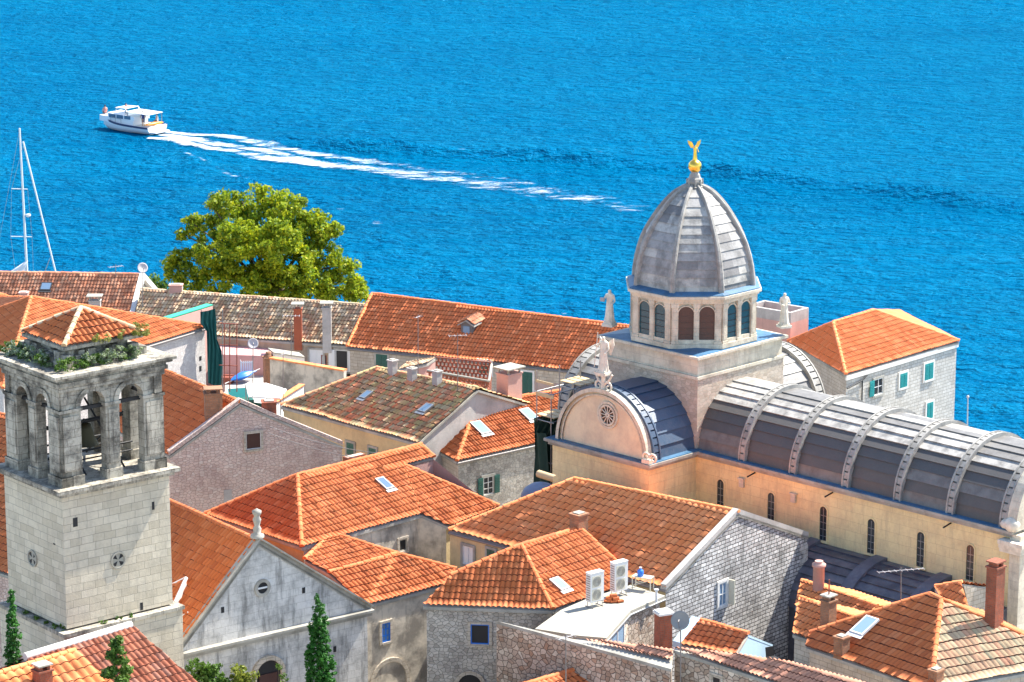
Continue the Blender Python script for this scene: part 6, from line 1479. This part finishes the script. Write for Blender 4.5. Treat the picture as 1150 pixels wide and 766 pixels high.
t = wallbox('boundary_wall', 'low pinkish wall covered with a bright green mesh strip, right of the red hipped roof', 'wall', (191, 359), (239, 344), 9.6, .3, 3, PINKP); 
a, b = U(191, 358, 9.65), U(239, 343, 9.65); f = MB(); n_ = V((b.y - a.y, a.x - b.x, 0)).normalized(); f.prism([a, b, b - n_ * .55, a - n_ * .55], Z * .07); part('mesh_strip', f, plain('bright_green_mesh', (.03, .42, .26), .8, var=.3), t)
# green scaffold netting at the corner of the whitish house
cor = U(233, 367.5, 11); t = thing('scaffold_netting', 'tall wrinkled dark teal scaffold netting hanging on the corner of the whitish house', 'netting', V((cor.x + .8, cor.y, 3)))
px_ = [(225, 350.5), (234, 349), (241.7, 346.6)], [(225, 363), (235, 362), (243, 362)], [(232, 372), (238, 375), (243.6, 381)], [(232.5, 388), (240, 390), (249, 394.6)], [(233, 410), (241, 410), (249.5, 412)], [(233.8, 430), (241, 433), (248.5, 436)]
f = MB(); rows = []
for row in px_:
    r = []
    for i in range(13):
        q = i / 12 * 2; k = min(1, int(q)); s = q - k; x = row[k][0] * (1 - s) + row[k + 1][0] * s; y = row[k][1] * (1 - s) + row[k + 1][1] * s
        r.append(UD(x, y, cor.y - .6 + .22 * math.sin(i * 1.9 + len(rows) * 2) + .1 * math.sin(i * 3.1)))
    rows.append(r)
f.rings(rows, cap=False, close=False); f.rings([[p + V((0, .05, 0)) for p in r] for r in rows[::-1]], cap=False, close=False); part('net', f, plain('teal_netting', (.01, .13, .12), .8, var=.5, sc=3), t)
f = MB()
for x in (226, 241, 250): f.tube(UD(x, 348, cor.y - .2), UD(x, 470, cor.y - .2), .035, n=6)
f.tube(UD(226, 362, cor.y - .2), UD(250, 361, cor.y - .2), .03, n=6); part('pole', f, METAL, t)
t = thing('scaffold', 'thin rust red scaffold frame standing right of the teal netting', 'scaffold', UD(258, 440, 178)); f = MB()
for x in (252, 258, 266): f.tube(UD(x, 363, 178 + (x - 258) * .08), UD(x, 440, 178 + (x - 258) * .08), .035, n=6)
for y in (363, 387, 410): f.tube(UD(246, y, 178), UD(267, y + 1, 178), .035, n=6)
part('tube', f, RUST, t)
# ---- scaffold and dark netting at the cathedral's left side
t = thing('scaffolding', 'scaffold wrapped in dark green netting between the cathedral and the green shuttered house', 'scaffold', CP(-8.2, -2.4, GC))
f = MB(); 
def netp(s, z, o): return CP(-8.15 + s * .95, -3.55 + .12 * math.sin(s * 9 + z) + o, z)
rows = [[netp(i / 12, z, 0) for i in range(13)] for z in np.linspace(GC, 14.2, 12)]; f.rings(rows, cap=False, close=False)
rows = [[CP(-8.2 + .08 * math.sin(c * 5 + z), c, z) for c in np.linspace(-3.55, 0, 9)] for z in np.linspace(GC, 14.9, 12)]; f.rings(rows, cap=False, close=False)
part('net', f, DNET, t)
f = MB()
for a in (-8.25, -7.2):
    for c in (-3.3, -1.6, .0): f.tube(CP(a, c, GC), CP(a, c, 16.6 + (.8 if a < -8 else 0)), .035, n=6)
for z in (12.6, 14.8, 16.3):
    for c in (-3.3, -1.6, 0): f.tube(CP(-8.4, c, z), CP(-7.0, c, z), .03, n=6)
    for a in (-8.25, -7.2): f.tube(CP(a, -3.4, z), CP(a, .1, z), .03, n=6)
part("tube", f, METAL, t)
for c in (-3.2, -2.7, -2.2): f = MB(); f.obox(CP(-8.4, c, 15.0), u1 * 1.3, u2 * .4, Z * .05); part('plank', f, WOOD, t)
for c in (-1.2, -.7, -.2): f = MB(); f.obox(CP(-8.6, c, 16.4), u1 * 1.5, u2 * .4, Z * .05); part('plank', f, WOOD, t)
f = MB()
f.obox(CP(-8.3, -3.35, 16.1), u1 * 1.3, u2 * .04, Z * .2); f.obox(CP(-8.3, -3.35, 16.8), u1 * 1.3, u2 * .04, Z * .14); part('toe_board', f, WOOD, t)
b = UD(607, 549, 148); t = thing('tarpaulin_dome', 'crumpled blue-grey covered hoop roof low beside the cathedral corner', 'shelter', V((b.x, b.y, 4.5))); f = MB(); f.lathe(V((b.x, b.y, 4.5)), [(1.0, 0), (1.0, zup(b, 555) - 4.5), (.85, zup(b, 549) - 4.5), (.5, zup(b, 544) - 4.5), (.05, zup(b, 541.5) - 4.5)], 16); part('cover', f, plain('blue_tarpaulin', (.16, .2, .28), .6, var=.5), t)
f = MB(); c = V((b.x, b.y, 0)); f.tube(UD(605, 532, 146), UD(624, 538, 145), .2); solo('log_beam', f, WOOD, 'thick pale wooden beam beside the cathedral wall, above the tarpaulin', 'beam')
# dormer on the church roof beside the tower
pl_ = plane3(hM.tl[0] + Z * .1, hM.tl[1] + Z * .1, hM.tl[5] + Z * .1)
q_ = [hit(x, y, pl_) + pl_[1] * .3 for x, y in ((188, 668), (214, 655), (200, 686))]
f = MB(); tiles(f, q_, per=.24, course=.4); deck(f, q_, .3)
do = part('dormer_roof', f, [ORANGE, WHITEP], hM.root); f = MB()
f.tube(q_[1] + Z * .1, q_[2] + Z * .1, .09); f.tube(q_[1] + Z * .1, q_[0] + Z * .1, .06); f.tube(hit(193, 703, pl_) + Z * .1, hit(212, 690, pl_) + Z * .1, .07); part('flashing', f, WHITEP, do)
# ---- small dormer roof against the tower
z0 = 12.9; e1 = U(203, 700, z0 - 1.0); e2 = U(193, 702, z0 - 1.0)
# people-scale clutter on the bottom terrace
b = U(868, 745, 9.8); t = thing('chair', 'small dark chair on the terrace beside the pale blue wall', 'chair', V((b.x, b.y, 9.6)), None, R(30)); f = MB(); f.box((0, 0, .42), .45, .45, .05); part('seat', f, DARK, t, local=True); f = MB(); f.obox(V((-.22, .2, .45)), V((.44, 0, 0)), V((0, .04, .0)), V((0, .08, .45))); part('backrest', f, DARK, t, local=True)
for x in (-.2, .2):
    for y in (-.2, .2): f = MB(); f.tube((x, y, 0), (x, y, .42), .02, n=6); part('leg', f, METAL, t, local=True)
# overhead cables along the yellow wall
for k, (p, q) in enumerate((((301, 486), (455, 520)), ((303, 479), (457, 511)))):
    a, b = UD(*p, 158), UD(*q, 157); f = MB(); pts = [a.lerp(b, i / 12) - Z * (.35 * 4 * (i / 12) * (1 - i / 12)) for i in range(13)]; f.path(pts, .02, 5); solo('overhead_cable', f, GUTTER, ['lower sagging cable in front of the yellow wall', 'upper sagging cable in front of the yellow wall'][k], 'cable')
